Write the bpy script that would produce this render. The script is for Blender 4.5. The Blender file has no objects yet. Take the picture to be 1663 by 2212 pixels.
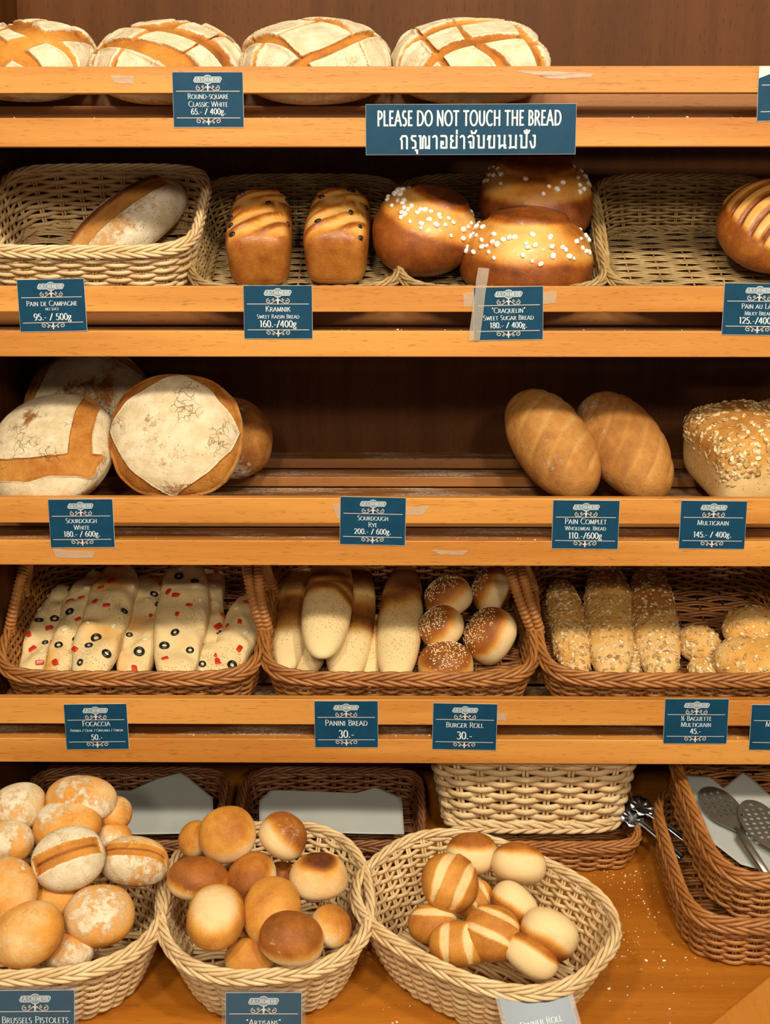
import bpy, math, random
import numpy as np
from mathutils import Vector, Matrix

S = bpy.context.scene
COL = S.collection
R = math.radians

# ------------------------------------------------------------------ camera
FPX = 2900.0
TH, PSI = R(11.9), R(0.55)
CAM = np.array((0.020, -2.1, 1.72))
FW = np.array((-math.sin(PSI)*math.cos(TH), math.cos(PSI)*math.cos(TH), -math.sin(TH)))
RT = np.array((math.cos(PSI), math.sin(PSI), 0.0))
UP = np.cross(RT, FW)
cam_data = bpy.data.cameras.new('camera')
cam = bpy.data.objects.new('camera', cam_data)
COL.objects.link(cam)
cam_data.sensor_fit = 'HORIZONTAL'
cam_data.sensor_width = 36.0
cam_data.lens = 36.0*FPX/1663.0
cam_data.clip_start = 0.05
_m = Matrix.Identity(4)
for _i in range(3):
    _m[_i][0], _m[_i][1], _m[_i][2], _m[_i][3] = RT[_i], UP[_i], -FW[_i], CAM[_i]
cam.matrix_world = _m
S.camera = cam

# ------------------------------------------------------------------ light
S.view_settings.view_transform = 'Standard'
S.view_settings.look = 'None'
S.view_settings.gamma = 1.0
S.view_settings.use_curve_mapping = False
S.view_settings.exposure = 0.0

world = bpy.data.worlds.new('world')
S.world = world
world.use_nodes = True
_bg = world.node_tree.nodes['Background']
_bg.inputs[0].default_value = (1.0, 0.90, 0.76, 1)
_bg.inputs[1].default_value = 0.25

def lamp(name, loc, target, size, power, color):
    d = bpy.data.lights.new(name, 'AREA')
    d.shape = 'DISK'
    d.size = size
    d.energy = power
    d.color = color
    o = bpy.data.objects.new(name, d)
    COL.objects.link(o)
    o.location = loc
    v = Vector(target) - Vector(loc)
    o.rotation_euler = v.to_track_quat('-Z', 'Y').to_euler()
    return o

lamp('ceiling_lamp', (-0.80, -2.25, 3.35), (0, 0, 1.25), 0.30, 36, (1.0, 0.90, 0.74))
lamp('ceiling_lamp', (0.30, -2.45, 3.35), (0, 0, 1.25), 0.30, 40, (1.0, 0.90, 0.74))
lamp('ceiling_lamp', (1.35, -2.25, 3.35), (0, 0, 1.25), 0.30, 52, (1.0, 0.90, 0.74))

lamp('ceiling_lamp', (-0.55, -4.6, 3.15), (0, 0, 1.2), 0.45, 48, (1.0, 0.88, 0.70))
lamp('ceiling_lamp', (1.10, -5.0, 3.15), (0, 0, 1.2), 0.45, 58, (1.0, 0.88, 0.70))

# ------------------------------------------------------------------ pixel -> world helpers
def ray(px, py):
    return FW + (px-831.5)/FPX*RT - (py-1106.0)/FPX*UP
def at_y(px, py, Y):
    r = ray(px, py)
    return CAM + r*((Y-CAM[1])/r[1])
def at_x(px, py, X):
    r = ray(px, py)
    return CAM + r*((X-CAM[0])/r[0])
def on_plane(px, py, p0, n):
    r = ray(px, py)
    return CAM + r*(np.dot(np.asarray(p0)-CAM, n)/np.dot(r, n))
def ppm(p):                                  # pixels per metre at a point
    return FPX/np.dot(np.asarray(p)-CAM, FW)

# ------------------------------------------------------------------ maths helpers
def ss(a, b, x):
    t = np.clip((np.asarray(x, float)-a)/(b-a), 0, 1)
    return t*t*(3-2*t)
def snoise(p, freq, seed, n=8):
    r = np.random.RandomState(seed)
    k = r.normal(size=(n, 3))
    k /= np.linalg.norm(k, axis=1)[:, None]
    k *= freq*r.uniform(.6, 1.5, size=(n, 1))
    ph = r.uniform(0, 6.283, n)
    return np.sin(p @ k.T + ph).sum(1)/math.sqrt(n)*.8
def unit(v):
    v = np.asarray(v, float)
    return v/np.linalg.norm(v)
def frame(top, axis):                        # matrix columns: x along axis, z along top
    z = unit(top)
    x = np.asarray(axis, float)
    x = unit(x - z*np.dot(x, z))
    y = np.cross(z, x)
    return np.stack([x, y, z], 1)

# ------------------------------------------------------------------ mesh helpers
class MB:
    def __init__(self):
        self.v, self.f, self.n = [], [], 0
    def add(self, V, *Fs):
        V = np.asarray(V, float).reshape(-1, 3)
        for F in Fs:
            F = np.asarray(F, int)
            if F.size:
                self.f.append(F + self.n)
        self.v.append(V)
        self.n += len(V)
        return self
    def box(self, x0, x1, y0, y1, z0, z1, M=None):
        V = np.array([(x, y, z) for x in (x0, x1) for y in (y0, y1) for z in (z0, z1)], float)
        if M is not None:
            V = V @ M[:, :3].T + M[:, 3]
        return self.add(V, [(0, 1, 3, 2), (4, 6, 7, 5), (0, 4, 5, 1), (2, 3, 7, 6), (0, 2, 6, 4), (1, 5, 7, 3)])
    def tube(self, P, r, sides=6, closed=False, ref=(0, 0, 1), rb=None, caps=True):
        P = np.asarray(P, float)
        n = len(P)
        if closed:
            t = np.roll(P, -1, 0) - np.roll(P, 1, 0)
        else:
            t = np.gradient(P, axis=0)
        t /= np.linalg.norm(t, axis=1)[:, None] + 1e-12
        ref = np.broadcast_to(np.asarray(ref, float), P.shape)
        a = np.cross(t, ref)
        a /= np.linalg.norm(a, axis=1)[:, None] + 1e-12
        b = np.cross(a, t)
        ra = np.broadcast_to(np.asarray(r, float), (n,))
        rb = ra if rb is None else np.broadcast_to(np.asarray(rb, float), (n,))
        ang = np.arange(sides)*2*math.pi/sides
        V = P[:, None, :] + a[:, None, :]*(np.cos(ang)[None, :, None]*ra[:, None, None]) \
            + b[:, None, :]*(np.sin(ang)[None, :, None]*rb[:, None, None])
        m = n if closed else n-1
        i = np.arange(m)[:, None]*sides
        j = np.arange(sides)[None, :]
        i2 = ((np.arange(m)+1) % n)[:, None]*sides
        j2 = (j+1) % sides
        F = np.stack([i+j, i2+j, i2+j2, i+j2], -1).reshape(-1, 4)
        fs = [F]
        if not closed and caps:
            fs.append(np.arange(sides)[None, :])
            fs.append((np.arange(sides)[::-1] + (n-1)*sides)[None, :])
        return self.add(V.reshape(-1, 3), *fs)
    def mesh(self, name, mat, smooth=True, tone=None):
        me = bpy.data.meshes.new(name)
        V = np.concatenate(self.v) if self.v else np.zeros((0, 3))
        li, st, k = [], [], 0
        for F in self.f:
            li.append(F.reshape(-1))
            st.append(k + np.arange(len(F))*F.shape[1])
            k += F.size
        li, st = np.concatenate(li), np.concatenate(st)
        me.vertices.add(len(V))
        me.vertices.foreach_set('co', V.astype(np.float32).reshape(-1))
        me.loops.add(len(li))
        me.loops.foreach_set('vertex_index', li.astype(np.int32))
        me.polygons.add(len(st))
        me.polygons.foreach_set('loop_start', st.astype(np.int32))
        me.polygons.foreach_set('use_smooth', np.full(len(st), smooth))
        me.update(calc_edges=True)
        me.validate()
        if tone is not None:
            at = me.attributes.new('tone', 'FLOAT_COLOR', 'POINT')
            c = np.ones((len(V), 4), np.float32)
            c[:, :3] = tone
            at.data.foreach_set('color', c.reshape(-1))
        if mat is not None:
            me.materials.append(mat)
        return me

def link(name, me, parent=None):
    o = bpy.data.objects.new(name, me)
    COL.objects.link(o)
    if parent is not None:
        o.parent = parent
    return o
def obj(name, mb, mat, parent=None, smooth=True, tone=None, bevel=0):
    o = link(name, mb.mesh(name, mat, smooth, tone), parent)
    if bevel:
        b = o.modifiers.new('bevel', 'BEVEL')
        b.width, b.segments, b.limit_method = bevel, 2, 'ANGLE'
    return o
def tag(o, label, cat, group=None, kind=None):
    o['label'] = label
    o['category'] = cat
    if group:
        o['group'] = group
    if kind:
        o['kind'] = kind
    return o
def thing(name, label, cat, group=None):
    o = bpy.data.objects.new(name, None)
    o.empty_display_size = .05
    COL.objects.link(o)
    return tag(o, label, cat, group)
def setm(o, rot, loc):
    m = Matrix.Identity(4)
    for i in range(3):
        for j in range(3):
            m[i][j] = rot[i][j]
        m[i][3] = loc[i]
    o.matrix_local = m
def rotx(a):
    c, s = math.cos(a), math.sin(a)
    return np.array([(1, 0, 0), (0, c, -s), (0, s, c)])
def rotz(a):
    c, s = math.cos(a), math.sin(a)
    return np.array([(c, -s, 0), (s, c, 0), (0, 0, 1)])

_cs = {}
def csphere(N):
    if N in _cs:
        return _cs[N]
    u = np.tan(np.linspace(-math.pi/4, math.pi/4, N+1))
    a, b = np.meshgrid(u, u, indexing='ij')
    one = np.ones_like(a)
    V, F, k = [], [], 0
    q = np.arange((N+1)**2).reshape(N+1, N+1)
    quad = np.stack([q[:-1, :-1], q[1:, :-1], q[1:, 1:], q[:-1, 1:]], -1).reshape(-1, 4)
    for ax in range(3):
        for s in (1, -1):
            c = [None]*3
            c[ax] = one*s
            c[(ax+1) % 3] = a
            c[(ax+2) % 3] = b
            V.append(np.stack(c, -1).reshape(-1, 3))
            F.append((quad if s > 0 else quad[:, ::-1]) + k)
            k += (N+1)**2
    V, F = np.concatenate(V), np.concatenate(F)
    V /= np.linalg.norm(V, axis=1)[:, None]
    key = np.round(V, 5) + 0.0
    _, idx, inv = np.unique(key, axis=0, return_index=True, return_inverse=True)
    _cs[N] = (V[idx], inv.reshape(-1)[F])
    return _cs[N]

# ------------------------------------------------------------------ materials
class NT:
    def __init__(self, name):
        self.m = bpy.data.materials.new(name)
        self.m.use_nodes = True
        self.t = self.m.node_tree
        self.p = self.t.nodes['Principled BSDF']
    def n(self, typ, **kw):
        nd = self.t.nodes.new(typ)
        for k, v in kw.items():
            if k == 'ins':
                for kk, vv in v.items():
                    self.set(nd, kk, vv)
            else:
                setattr(nd, k, v)
        return nd
    def set(self, nd, k, v):
        if isinstance(v, bpy.types.NodeSocket):
            self.t.links.new(v, nd.inputs[k])
        else:
            nd.inputs[k].default_value = v
    def math(self, op, a, b=0.0, c=None, clamp=False):
        nd = self.n('ShaderNodeMath', operation=op, use_clamp=clamp)
        self.set(nd, 0, a)
        self.set(nd, 1, b)
        if c is not None:
            self.set(nd, 2, c)
        return nd.outputs[0]
    def step(self, a, b, x):
        nd = self.n('ShaderNodeMapRange', interpolation_type='SMOOTHSTEP')
        self.set(nd, 0, x)
        self.set(nd, 1, a)
        self.set(nd, 2, b)
        return nd.outputs[0]
    def mix(self, f, a, b, blend='MIX'):
        nd = self.n('ShaderNodeMix', data_type='RGBA', blend_type=blend)
        self.set(nd, 0, f)
        self.set(nd, 6, a if isinstance(a, bpy.types.NodeSocket) else (*a, 1))
        self.set(nd, 7, b if isinstance(b, bpy.types.NodeSocket) else (*b, 1))
        return nd.outputs[2]
    def ramp(self, f, stops):
        nd = self.n('ShaderNodeValToRGB')
        self.set(nd, 0, f)
        e = nd.color_ramp.elements
        while len(e) < len(stops):
            e.new(.5)
        for el, (p, c) in zip(e, stops):
            el.position = p
            el.color = (*c, 1)
        return nd.outputs[0]
    def coords(self, scale=(1, 1, 1), rnd=True, rot=(0, 0, 0)):
        tc = self.n('ShaderNodeTexCoord')
        v = tc.outputs['Object']
        mp = self.n('ShaderNodeMapping')
        self.set(mp, 0, v)
        mp.inputs['Scale'].default_value = scale
        mp.inputs['Rotation'].default_value = rot
        v = mp.outputs[0]
        if rnd:
            oi = self.n('ShaderNodeObjectInfo')
            k = self.math('MULTIPLY', oi.outputs['Random'], 40.0)
            ad = self.n('ShaderNodeVectorMath', operation='ADD')
            self.set(ad, 0, v)
            self.t.links.new(k, ad.inputs[1])
            v = ad.outputs[0]
        return v
    def noise(self, v, scale, detail=4.0, rough=.55):
        nd = self.n('ShaderNodeTexNoise')
        self.set(nd, 'Vector', v)
        nd.inputs['Scale'].default_value = scale
        nd.inputs['Detail'].default_value = detail
        nd.inputs['Roughness'].default_value = rough
        return nd.outputs[0]
    def bump(self, h, strength, dist):
        nd = self.n('ShaderNodeBump')
        nd.inputs['Strength'].default_value = strength
        nd.inputs['Distance'].default_value = dist
        self.set(nd, 'Height', h)
        self.t.links.new(nd.outputs[0], self.p.inputs['Normal'])
    def out(self, color, rough=.5, spec=.3, coat=0.0):
        self.set(self.p, 'Base Color', color if isinstance(color, bpy.types.NodeSocket) else (*color, 1))
        self.set(self.p, 'Roughness', rough)
        self.set(self.p, 'Specular IOR Level', spec)
        if coat:
            self.set(self.p, 'Coat Weight', coat)
            self.set(self.p, 'Coat Roughness', .15)
        return self.m

def wood(name, light, dark, axis, rough=.42, spec=.4, flecks=.5, dust=0.0, coat=0.0):
    t = NT(name)
    sc = {'x': (1.2, 22, 22), 'y': (22, 1.2, 22), 'z': (22, 22, 1.2)}[axis]
    sf = {'x': (42, 460, 460), 'y': (460, 42, 460), 'z': (460, 460, 42)}[axis]
    v = t.coords(sc)
    g = t.noise(v, 1.0, 6, .6)
    g2 = t.noise(t.coords({'x': (.9, 4, 4), 'y': (4, .9, 4), 'z': (4, 4, .9)}[axis]), 1.0, 3)
    f = t.math('ADD', t.math('MULTIPLY', g, .7), t.math('MULTIPLY', g2, .5))
    c = t.mix(t.step(.42, .78, f), dark, light)
    fl = t.noise(t.coords(sf), 1.0, 2)
    c = t.mix(t.math('MULTIPLY', t.step(.60, .70, fl), flecks), c, tuple(x*.38 for x in dark))
    if dust:
        d = t.noise(t.coords((7, 22, 22)), 1.0, 6, .7)
        d2 = t.noise(t.coords((160, 160, 160)), 1.0, 3)
        dm = t.math('MULTIPLY', t.step(.46, .64, d), t.step(.32, .58, d2))
        geo = t.n('ShaderNodeNewGeometry')
        sp = t.n('ShaderNodeSeparateXYZ')
        t.set(sp, 0, geo.outputs['True Normal'])
        upf = t.step(.5, .9, sp.outputs[2])
        c = t.mix(t.math('MULTIPLY', t.math('MULTIPLY', dm, upf), dust), c, (.62, .55, .42))
    t.bump(fl, .12, .0006)
    return t.out(c, rough, spec, coat)

M = {}
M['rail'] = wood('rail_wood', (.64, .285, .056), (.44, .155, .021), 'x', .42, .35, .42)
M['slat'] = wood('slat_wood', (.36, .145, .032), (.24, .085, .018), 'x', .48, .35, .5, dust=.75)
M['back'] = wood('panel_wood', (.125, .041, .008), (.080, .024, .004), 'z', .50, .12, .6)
M['counter'] = wood('counter_wood', (.45, .155, .014), (.31, .090, .007), 'x', .30, .45, .4)
M['counter_trim'] = wood('counter_trim_wood', (.50, .19, .030), (.38, .125, .016), 'y', .30, .45, .3)

def wicker(name, c1, c2, c3, rough=.45):
    t = NT(name)
    v = t.coords((1, 1, 1))
    a = t.noise(v, 28, 3)
    b = t.noise(v, 260, 3)
    f = t.math('ADD', t.math('MULTIPLY', a, .8), t.math('MULTIPLY', b, .25))
    c = t.ramp(f, [(.30, c3), (.50, c2), (.70, c1)])
    t.bump(b, .25, .0006)
    return t.out(c, rough, .4)
M['tan'] = wicker('tan_wicker', (.74, .55, .30), (.66, .46, .225), (.50, .32, .135))
M['willow'] = wicker('willow_wicker', (.48, .335, .145), (.35, .225, .085), (.19, .11, .036))
M['brown'] = wicker('brown_wicker', (.42, .175, .045), (.33, .125, .030), (.21, .072, .016), .38)
M['darkbrown'] = wicker('dark_brown_wicker', (.26, .105, .038), (.19, .070, .024), (.12, .042, .014), .40)

def bread(name, rough=.62, spec=.25, bump=.5, pale=(.74, .52, .24), gold=(.62, .30, .062), brown=(.36, .120, .020),
          dark=(.10, .028, .008), flour=(.74, .64, .46), speck=(.13, .10, .02), coat=0.0, amp=.50, fl_amp=1.0, cracks=0.0):
    t = NT(name)
    at = t.n('ShaderNodeAttribute', attribute_name='tone')
    sp = t.n('ShaderNodeSeparateColor')
    t.set(sp, 0, at.outputs['Color'])
    v = t.coords()
    n1 = t.noise(v, 42, 6, .6)
    n2 = t.noise(v, 330, 4, .6)
    n3 = t.noise(v, 75, 8, .72)
    bk = t.math('ADD', sp.outputs[0], t.math('MULTIPLY', t.math('SUBTRACT', n1, .5), amp))
    bk = t.math('ADD', bk, t.math('MULTIPLY', t.math('SUBTRACT', n2, .5), .18), clamp=True)
    c = t.ramp(bk, [(.06, pale), (.38, gold), (.70, brown), (1.0, dark)])
    fm = t.math('ADD', sp.outputs[1], t.math('MULTIPLY', t.math('SUBTRACT', n3, .5), fl_amp))
    fm = t.step(.40, .66, fm)
    fc = t.mix(t.step(.3, .7, n1), (flour[0]*.82, flour[1]*.76, flour[2]*.64), tuple(min(1, x*1.05) for x in flour))
    c = t.mix(t.math('MULTIPLY', fm, .93), c, fc)
    if cracks:
        dv = t.n('ShaderNodeVectorMath', operation='ADD')
        t.set(dv, 0, v)
        nz = t.n('ShaderNodeTexNoise')
        t.set(nz, 'Vector', v)
        nz.inputs['Scale'].default_value = 60
        sc_ = t.n('ShaderNodeVectorMath', operation='SCALE')
        t.set(sc_, 0, nz.outputs['Color'])
        sc_.inputs['Scale'].default_value = .030
        t.set(dv, 1, sc_.outputs[0])
        ve = t.n('ShaderNodeTexVoronoi', feature='DISTANCE_TO_EDGE')
        t.set(ve, 'Vector', dv.outputs[0])
        ve.inputs['Scale'].default_value = 62
        pm = t.step(.50, .66, t.noise(v, 16, 4, .6))
        cl = t.math('MULTIPLY', t.math('SUBTRACT', 1.0, t.step(.0, .07, ve.outputs['Distance'])), pm)
        c = t.mix(t.math('MULTIPLY', cl, cracks), c, (.20, .095, .030))
        fm = t.math('SUBTRACT', fm, t.math('MULTIPLY', cl, cracks))
    vo = t.n('ShaderNodeTexVoronoi')
    t.set(vo, 'Vector', v)
    vo.inputs['Scale'].default_value = 330
    rs = t.n('ShaderNodeSeparateColor')
    t.set(rs, 0, vo.outputs['Color'])
    sk = t.math('MULTIPLY', t.math('LESS_THAN', vo.outputs['Distance'], .33), t.math('LESS_THAN', rs.outputs[0], sp.outputs[2]))
    c = t.mix(t.math('MULTIPLY', sk, .85), c, speck)
    h = t.math('ADD', t.math('MULTIPLY', n1, 1.0), t.math('MULTIPLY', n2, .35))
    h = t.math('ADD', h, t.math('MULTIPLY', fm, .35))
    t.bump(h, bump, .003)
    return t.out(c, rough, spec, coat)
M['roll'] = bread('roll_crust', .58, .25, .30, pale=(.75, .54, .26), gold=(.64, .285, .044), brown=(.36, .110, .014))
M['floury'] = bread('floury_crust', .75, .15, .60, cracks=.45, fl_amp=1.4, gold=(.64, .275, .045))
M['sourdough'] = bread('sourdough_crust', .78, .12, .85, flour=(.70, .60, .41), cracks=.85, fl_amp=1.15)
M['glazed'] = bread('glazed_crust', .42, .38, .35, pale=(.70, .42, .12), gold=(.58, .235, .035), brown=(.29, .075, .010), dark=(.060, .014, .004), coat=.08)
M['country'] = bread('country_crust', .78, .15, .7, pale=(.66, .42, .17), gold=(.52, .235, .050), brown=(.27, .090, .018), flour=(.76, .68, .52), speck=(.16, .09, .04))
M['soft'] = bread('soft_crust', .66, .2, .35, pale=(.75, .56, .275), gold=(.66, .34, .075), brown=(.34, .115, .020), speck=(.20, .15, .035))
M['wholemeal'] = bread('wholemeal_crust', .72, .2, .8, amp=.75, pale=(.58, .34, .12), gold=(.46, .205, .046), brown=(.30, .115, .026), flour=(.62, .48, .30))

def plain(name, c, rough=.5, spec=.4, var=.25, sc=60, bump=0):
    t = NT(name)
    n = t.noise(t.coords(), sc, 4)
    col = t.mix(n, tuple(x*(1-var) for x in c), tuple(min(1, x*(1+var)) for x in c))
    if bump:
        t.bump(n, bump, .002)
    return t.out(col, rough, spec)
M['olive'] = plain('black_olive', (.012, .014, .016), .25, .5)
M['pepper'] = plain('red_pepper', (.58, .030, .012), .28, .5)
M['onion'] = plain('onion_piece', (.74, .68, .48), .4, .4)
M['raisin'] = plain('raisin_skin', (.020, .012, .012), .35, .5)
M['sugar'] = plain('pearl_sugar', (.90, .87, .80), .45, .5, .08)
def flake_mat():
    t = NT('oat_flake')
    at = t.n('ShaderNodeAttribute', attribute_name='tone')
    c = t.ramp(at.outputs['Fac'], [(0, (.30, .155, .050)), (.35, (.52, .33, .125)), (.75, (.68, .49, .24)), (1, (.80, .66, .42))])
    return t.out(c, .7, .2)
M['oat'] = flake_mat()
M['sesame'] = plain('sesame_seed', (.80, .64, .36), .6, .3)
M['crumb'] = plain('bread_crumb', (.80, .68, .46), .8, .2)
M['card'] = plain('card_print', (.0040, .046, .092), .45, .16, .28, 40)
M['gloss_card'] = plain('laminated_print', (.0040, .046, .092), .35, .4, .28, 40)
M['gloss_card'].node_tree.nodes['Principled BSDF'].inputs['Coat Weight'].default_value = .32
M['gloss_card'].node_tree.nodes['Principled BSDF'].inputs['Coat Roughness'].default_value = .38
M['card_edge'] = plain('card_paper', (.62, .60, .54), .7, .2)
M['ink'] = plain('white_print', (.62, .66, .66), .5, .3, .04)
M['pink'] = plain('cream_print', (.62, .50, .42), .5, .3, .05)
M['badge'] = plain('badge_print', (.20, .25, .28), .5, .3, .1)
M['metal'] = plain('steel', (.52, .54, .56), .24, .5, .1)
M['metal'].node_tree.nodes['Principled BSDF'].inputs['Metallic'].default_value = 1.0
M['oldmetal'] = plain('worn_steel', (.40, .36, .29), .38, .5, .3)
M['oldmetal'].node_tree.nodes['Principled BSDF'].inputs['Metallic'].default_value = .85
M['paper'] = plain('greaseproof_paper', (.40, .41, .37), .55, .3, .12, 12)
M['room'] = plain('plaster', (.42, .36, .29), .8, .2, .05, 4)
M['floor'] = plain('stone_floor', (.24, .20, .16), .6, .3, .1, 6)

def clear(name, alpha, c=(.8, .8, .76), rough=.2):
    t = NT(name)
    t.out(t.mix(t.noise(t.coords(), 90, 3), tuple(x*.8 for x in c), c), rough, .6)
    t.p.inputs['Alpha'].default_value = alpha
    return t.m
M['tape'] = clear('clear_tape', .42, (.66, .58, .44), .3)
M['sleeve'] = clear('acrylic', .05, (.40, .40, .38), .22)

# ------------------------------------------------------------------ room and cabinet
def struct(name, mb, mat):
    o = obj(name, mb, mat, None, False)
    o['kind'] = 'structure'
    return o
struct('floor', MB().box(-2.5, 2.5, -3.5, 1.0, -.1, 0), M['floor'])
struct('wall_back', MB().box(-2.5, 2.5, .62, .72, 0, 3.2), M['room'])

XL, XR = -.668, .900                         # inner faces of the cabinet sides
cab = thing('bread_cabinet', 'dark brown wooden wall cabinet holding all the bread shelves', 'cabinet')
cab.location = (0, .45, 0)
_c = (0, .45, 0)
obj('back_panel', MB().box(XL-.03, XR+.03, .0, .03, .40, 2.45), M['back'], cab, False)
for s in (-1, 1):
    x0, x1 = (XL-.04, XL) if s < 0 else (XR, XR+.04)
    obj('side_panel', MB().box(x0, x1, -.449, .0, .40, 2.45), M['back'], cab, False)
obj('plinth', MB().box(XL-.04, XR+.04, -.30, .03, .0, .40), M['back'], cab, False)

# four slatted shelves: lip rail, front rail and stepped slats
SHELF = []
_names = ['top shelf', 'second shelf', 'third shelf', 'fourth shelf']
_lab = ['topmost slatted wooden shelf, with the four floury round loaves',
        'second slatted wooden shelf from the top, carrying the pale wicker baskets',
        'third slatted wooden shelf from the top, loaves laid straight on its bare slats',
        'lowest of the slatted wooden shelves, carrying brown handled baskets']
for i, (lt, lb, rt, rb, slope) in enumerate([(143, 201, 254, 317, 18.6), (618, 674, 715, 771, 25.0), (1076, 1131, 1168, 1222, 13.4), (1511, 1566, 1597, 1649, 22.0)]):
    z = [at_y(831, y, 0)[2] for y in (lt, lb, rt, rb)]
    sh = thing('slatted_shelf', _lab[i], 'shelf', 'slatted bread shelves')
    z0 = z[2] - .001
    sh.location = (0, 0, z0)
    wl, wr = XL + .001, XR - .001
    obj('lip_rail', MB().box(wl, wr, 0, .02, z[1]-z0, z[0]-z0), M['rail'], sh, False, bevel=.0015)
    obj('front_rail', MB().box(wl, wr, 0, .02, z[3]-z0, z[2]-z0), M['rail'], sh, False, bevel=.0015)
    rise = .08*math.tan(R(slope))
    for k in range(5):
        y = .021 + .08*k
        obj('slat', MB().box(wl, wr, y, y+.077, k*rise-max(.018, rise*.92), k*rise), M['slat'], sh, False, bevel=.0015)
    for s in (-1, 1):                        # end cleats that carry rails and slats
        w = wl if s < 0 else wr
        obj('cleat', MB().box(w-.012*(s > 0), w+.012*(s < 0), .0201, .0209, z[3]-z0+.005, z[0]-z0-.005), M['slat'], sh, False)
    a = R(slope)
    u = np.array((0, math.cos(a), math.sin(a)))
    n = np.array((0, -math.sin(a), math.cos(a)))
    SHELF.append(dict(p0=np.array((0, .021, z0)), u=u, n=n, a=a, z=z))

# sloping counter
CA = R(10)
CP, CU, CN = np.array((0, 0, .62)), np.array((0, math.cos(CA), math.sin(CA))), np.array((0, -math.sin(CA), math.cos(CA)))
ctr = thing('counter', 'orange-brown varnished wooden counter under the round baskets', 'counter')
setm(ctr, rotx(CA), CP)
obj('worktop', MB().box(XL+.001, XR-.001, -.46, .435, -.035, 0), M['counter'], ctr, False, bevel=.002)
# the front right corner carries a mitred trim board
_a = on_plane(1541, 2212, CP, CN)
_b = on_plane(1663, 2112, CP, CN)
_d = unit(_b - _a)
_s = np.cross(CN, _d)
mb = MB()
_q0, _q1 = _a - _d*.06, _b + _d*.03
def _loc(p):
    q = np.asarray(p) - CP
    return np.array((q[0], np.dot(q, CU), np.dot(q, CN)))
V = []
for h in (0.0002, .006):
    for p in (_q0, _q1, _q1 - _s*.07, _q0 - _s*.07):
        V.append(_loc(p) + np.array((0, 0, h)))
mb.add(np.array(V), [(3, 2, 1, 0), (4, 5, 6, 7), (0, 1, 5, 4), (1, 2, 6, 5), (2, 3, 7, 6), (3, 0, 4, 7)])
obj('trim_board', mb, M['counter_trim'], ctr, False, bevel=.003)
mb = MB()
mb.box(XL+.001, XR-.001, -.475, -.461, -.06, .0)
obj('front_edge', mb, M['counter_trim'], ctr, False, bevel=.002)
obj('base_panel', MB().box(XL, XR, -.42, -.40, -.52, -.036), M['back'], ctr, False)

# ------------------------------------------------------------------ wicker baskets
def superellipse(a, b, e, M_):
    t = np.linspace(0, 2*math.pi, 4000, endpoint=False)
    x = a*np.sign(np.cos(t))*np.abs(np.cos(t))**(2/e)
    y = b*np.sign(np.sin(t))*np.abs(np.sin(t))**(2/e)
    P = np.stack([x, y], 1)
    d = np.linalg.norm(np.roll(P, -1, 0)-P, axis=1)
    s = np.concatenate([[0], np.cumsum(d)])
    tot = s[-1]
    P2 = np.concatenate([P, P[:1]])
    q = np.arange(M_)*tot/M_
    return np.stack([np.interp(q, s, P2[:, 0]), np.interp(q, s, P2[:, 1])], 1), tot

def outward(P):
    t = np.roll(P, -1, 0) - np.roll(P, 1, 0)
    n = np.stack([t[:, 1], -t[:, 0]], 1)
    return n/np.linalg.norm(n, axis=1)[:, None]

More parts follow.
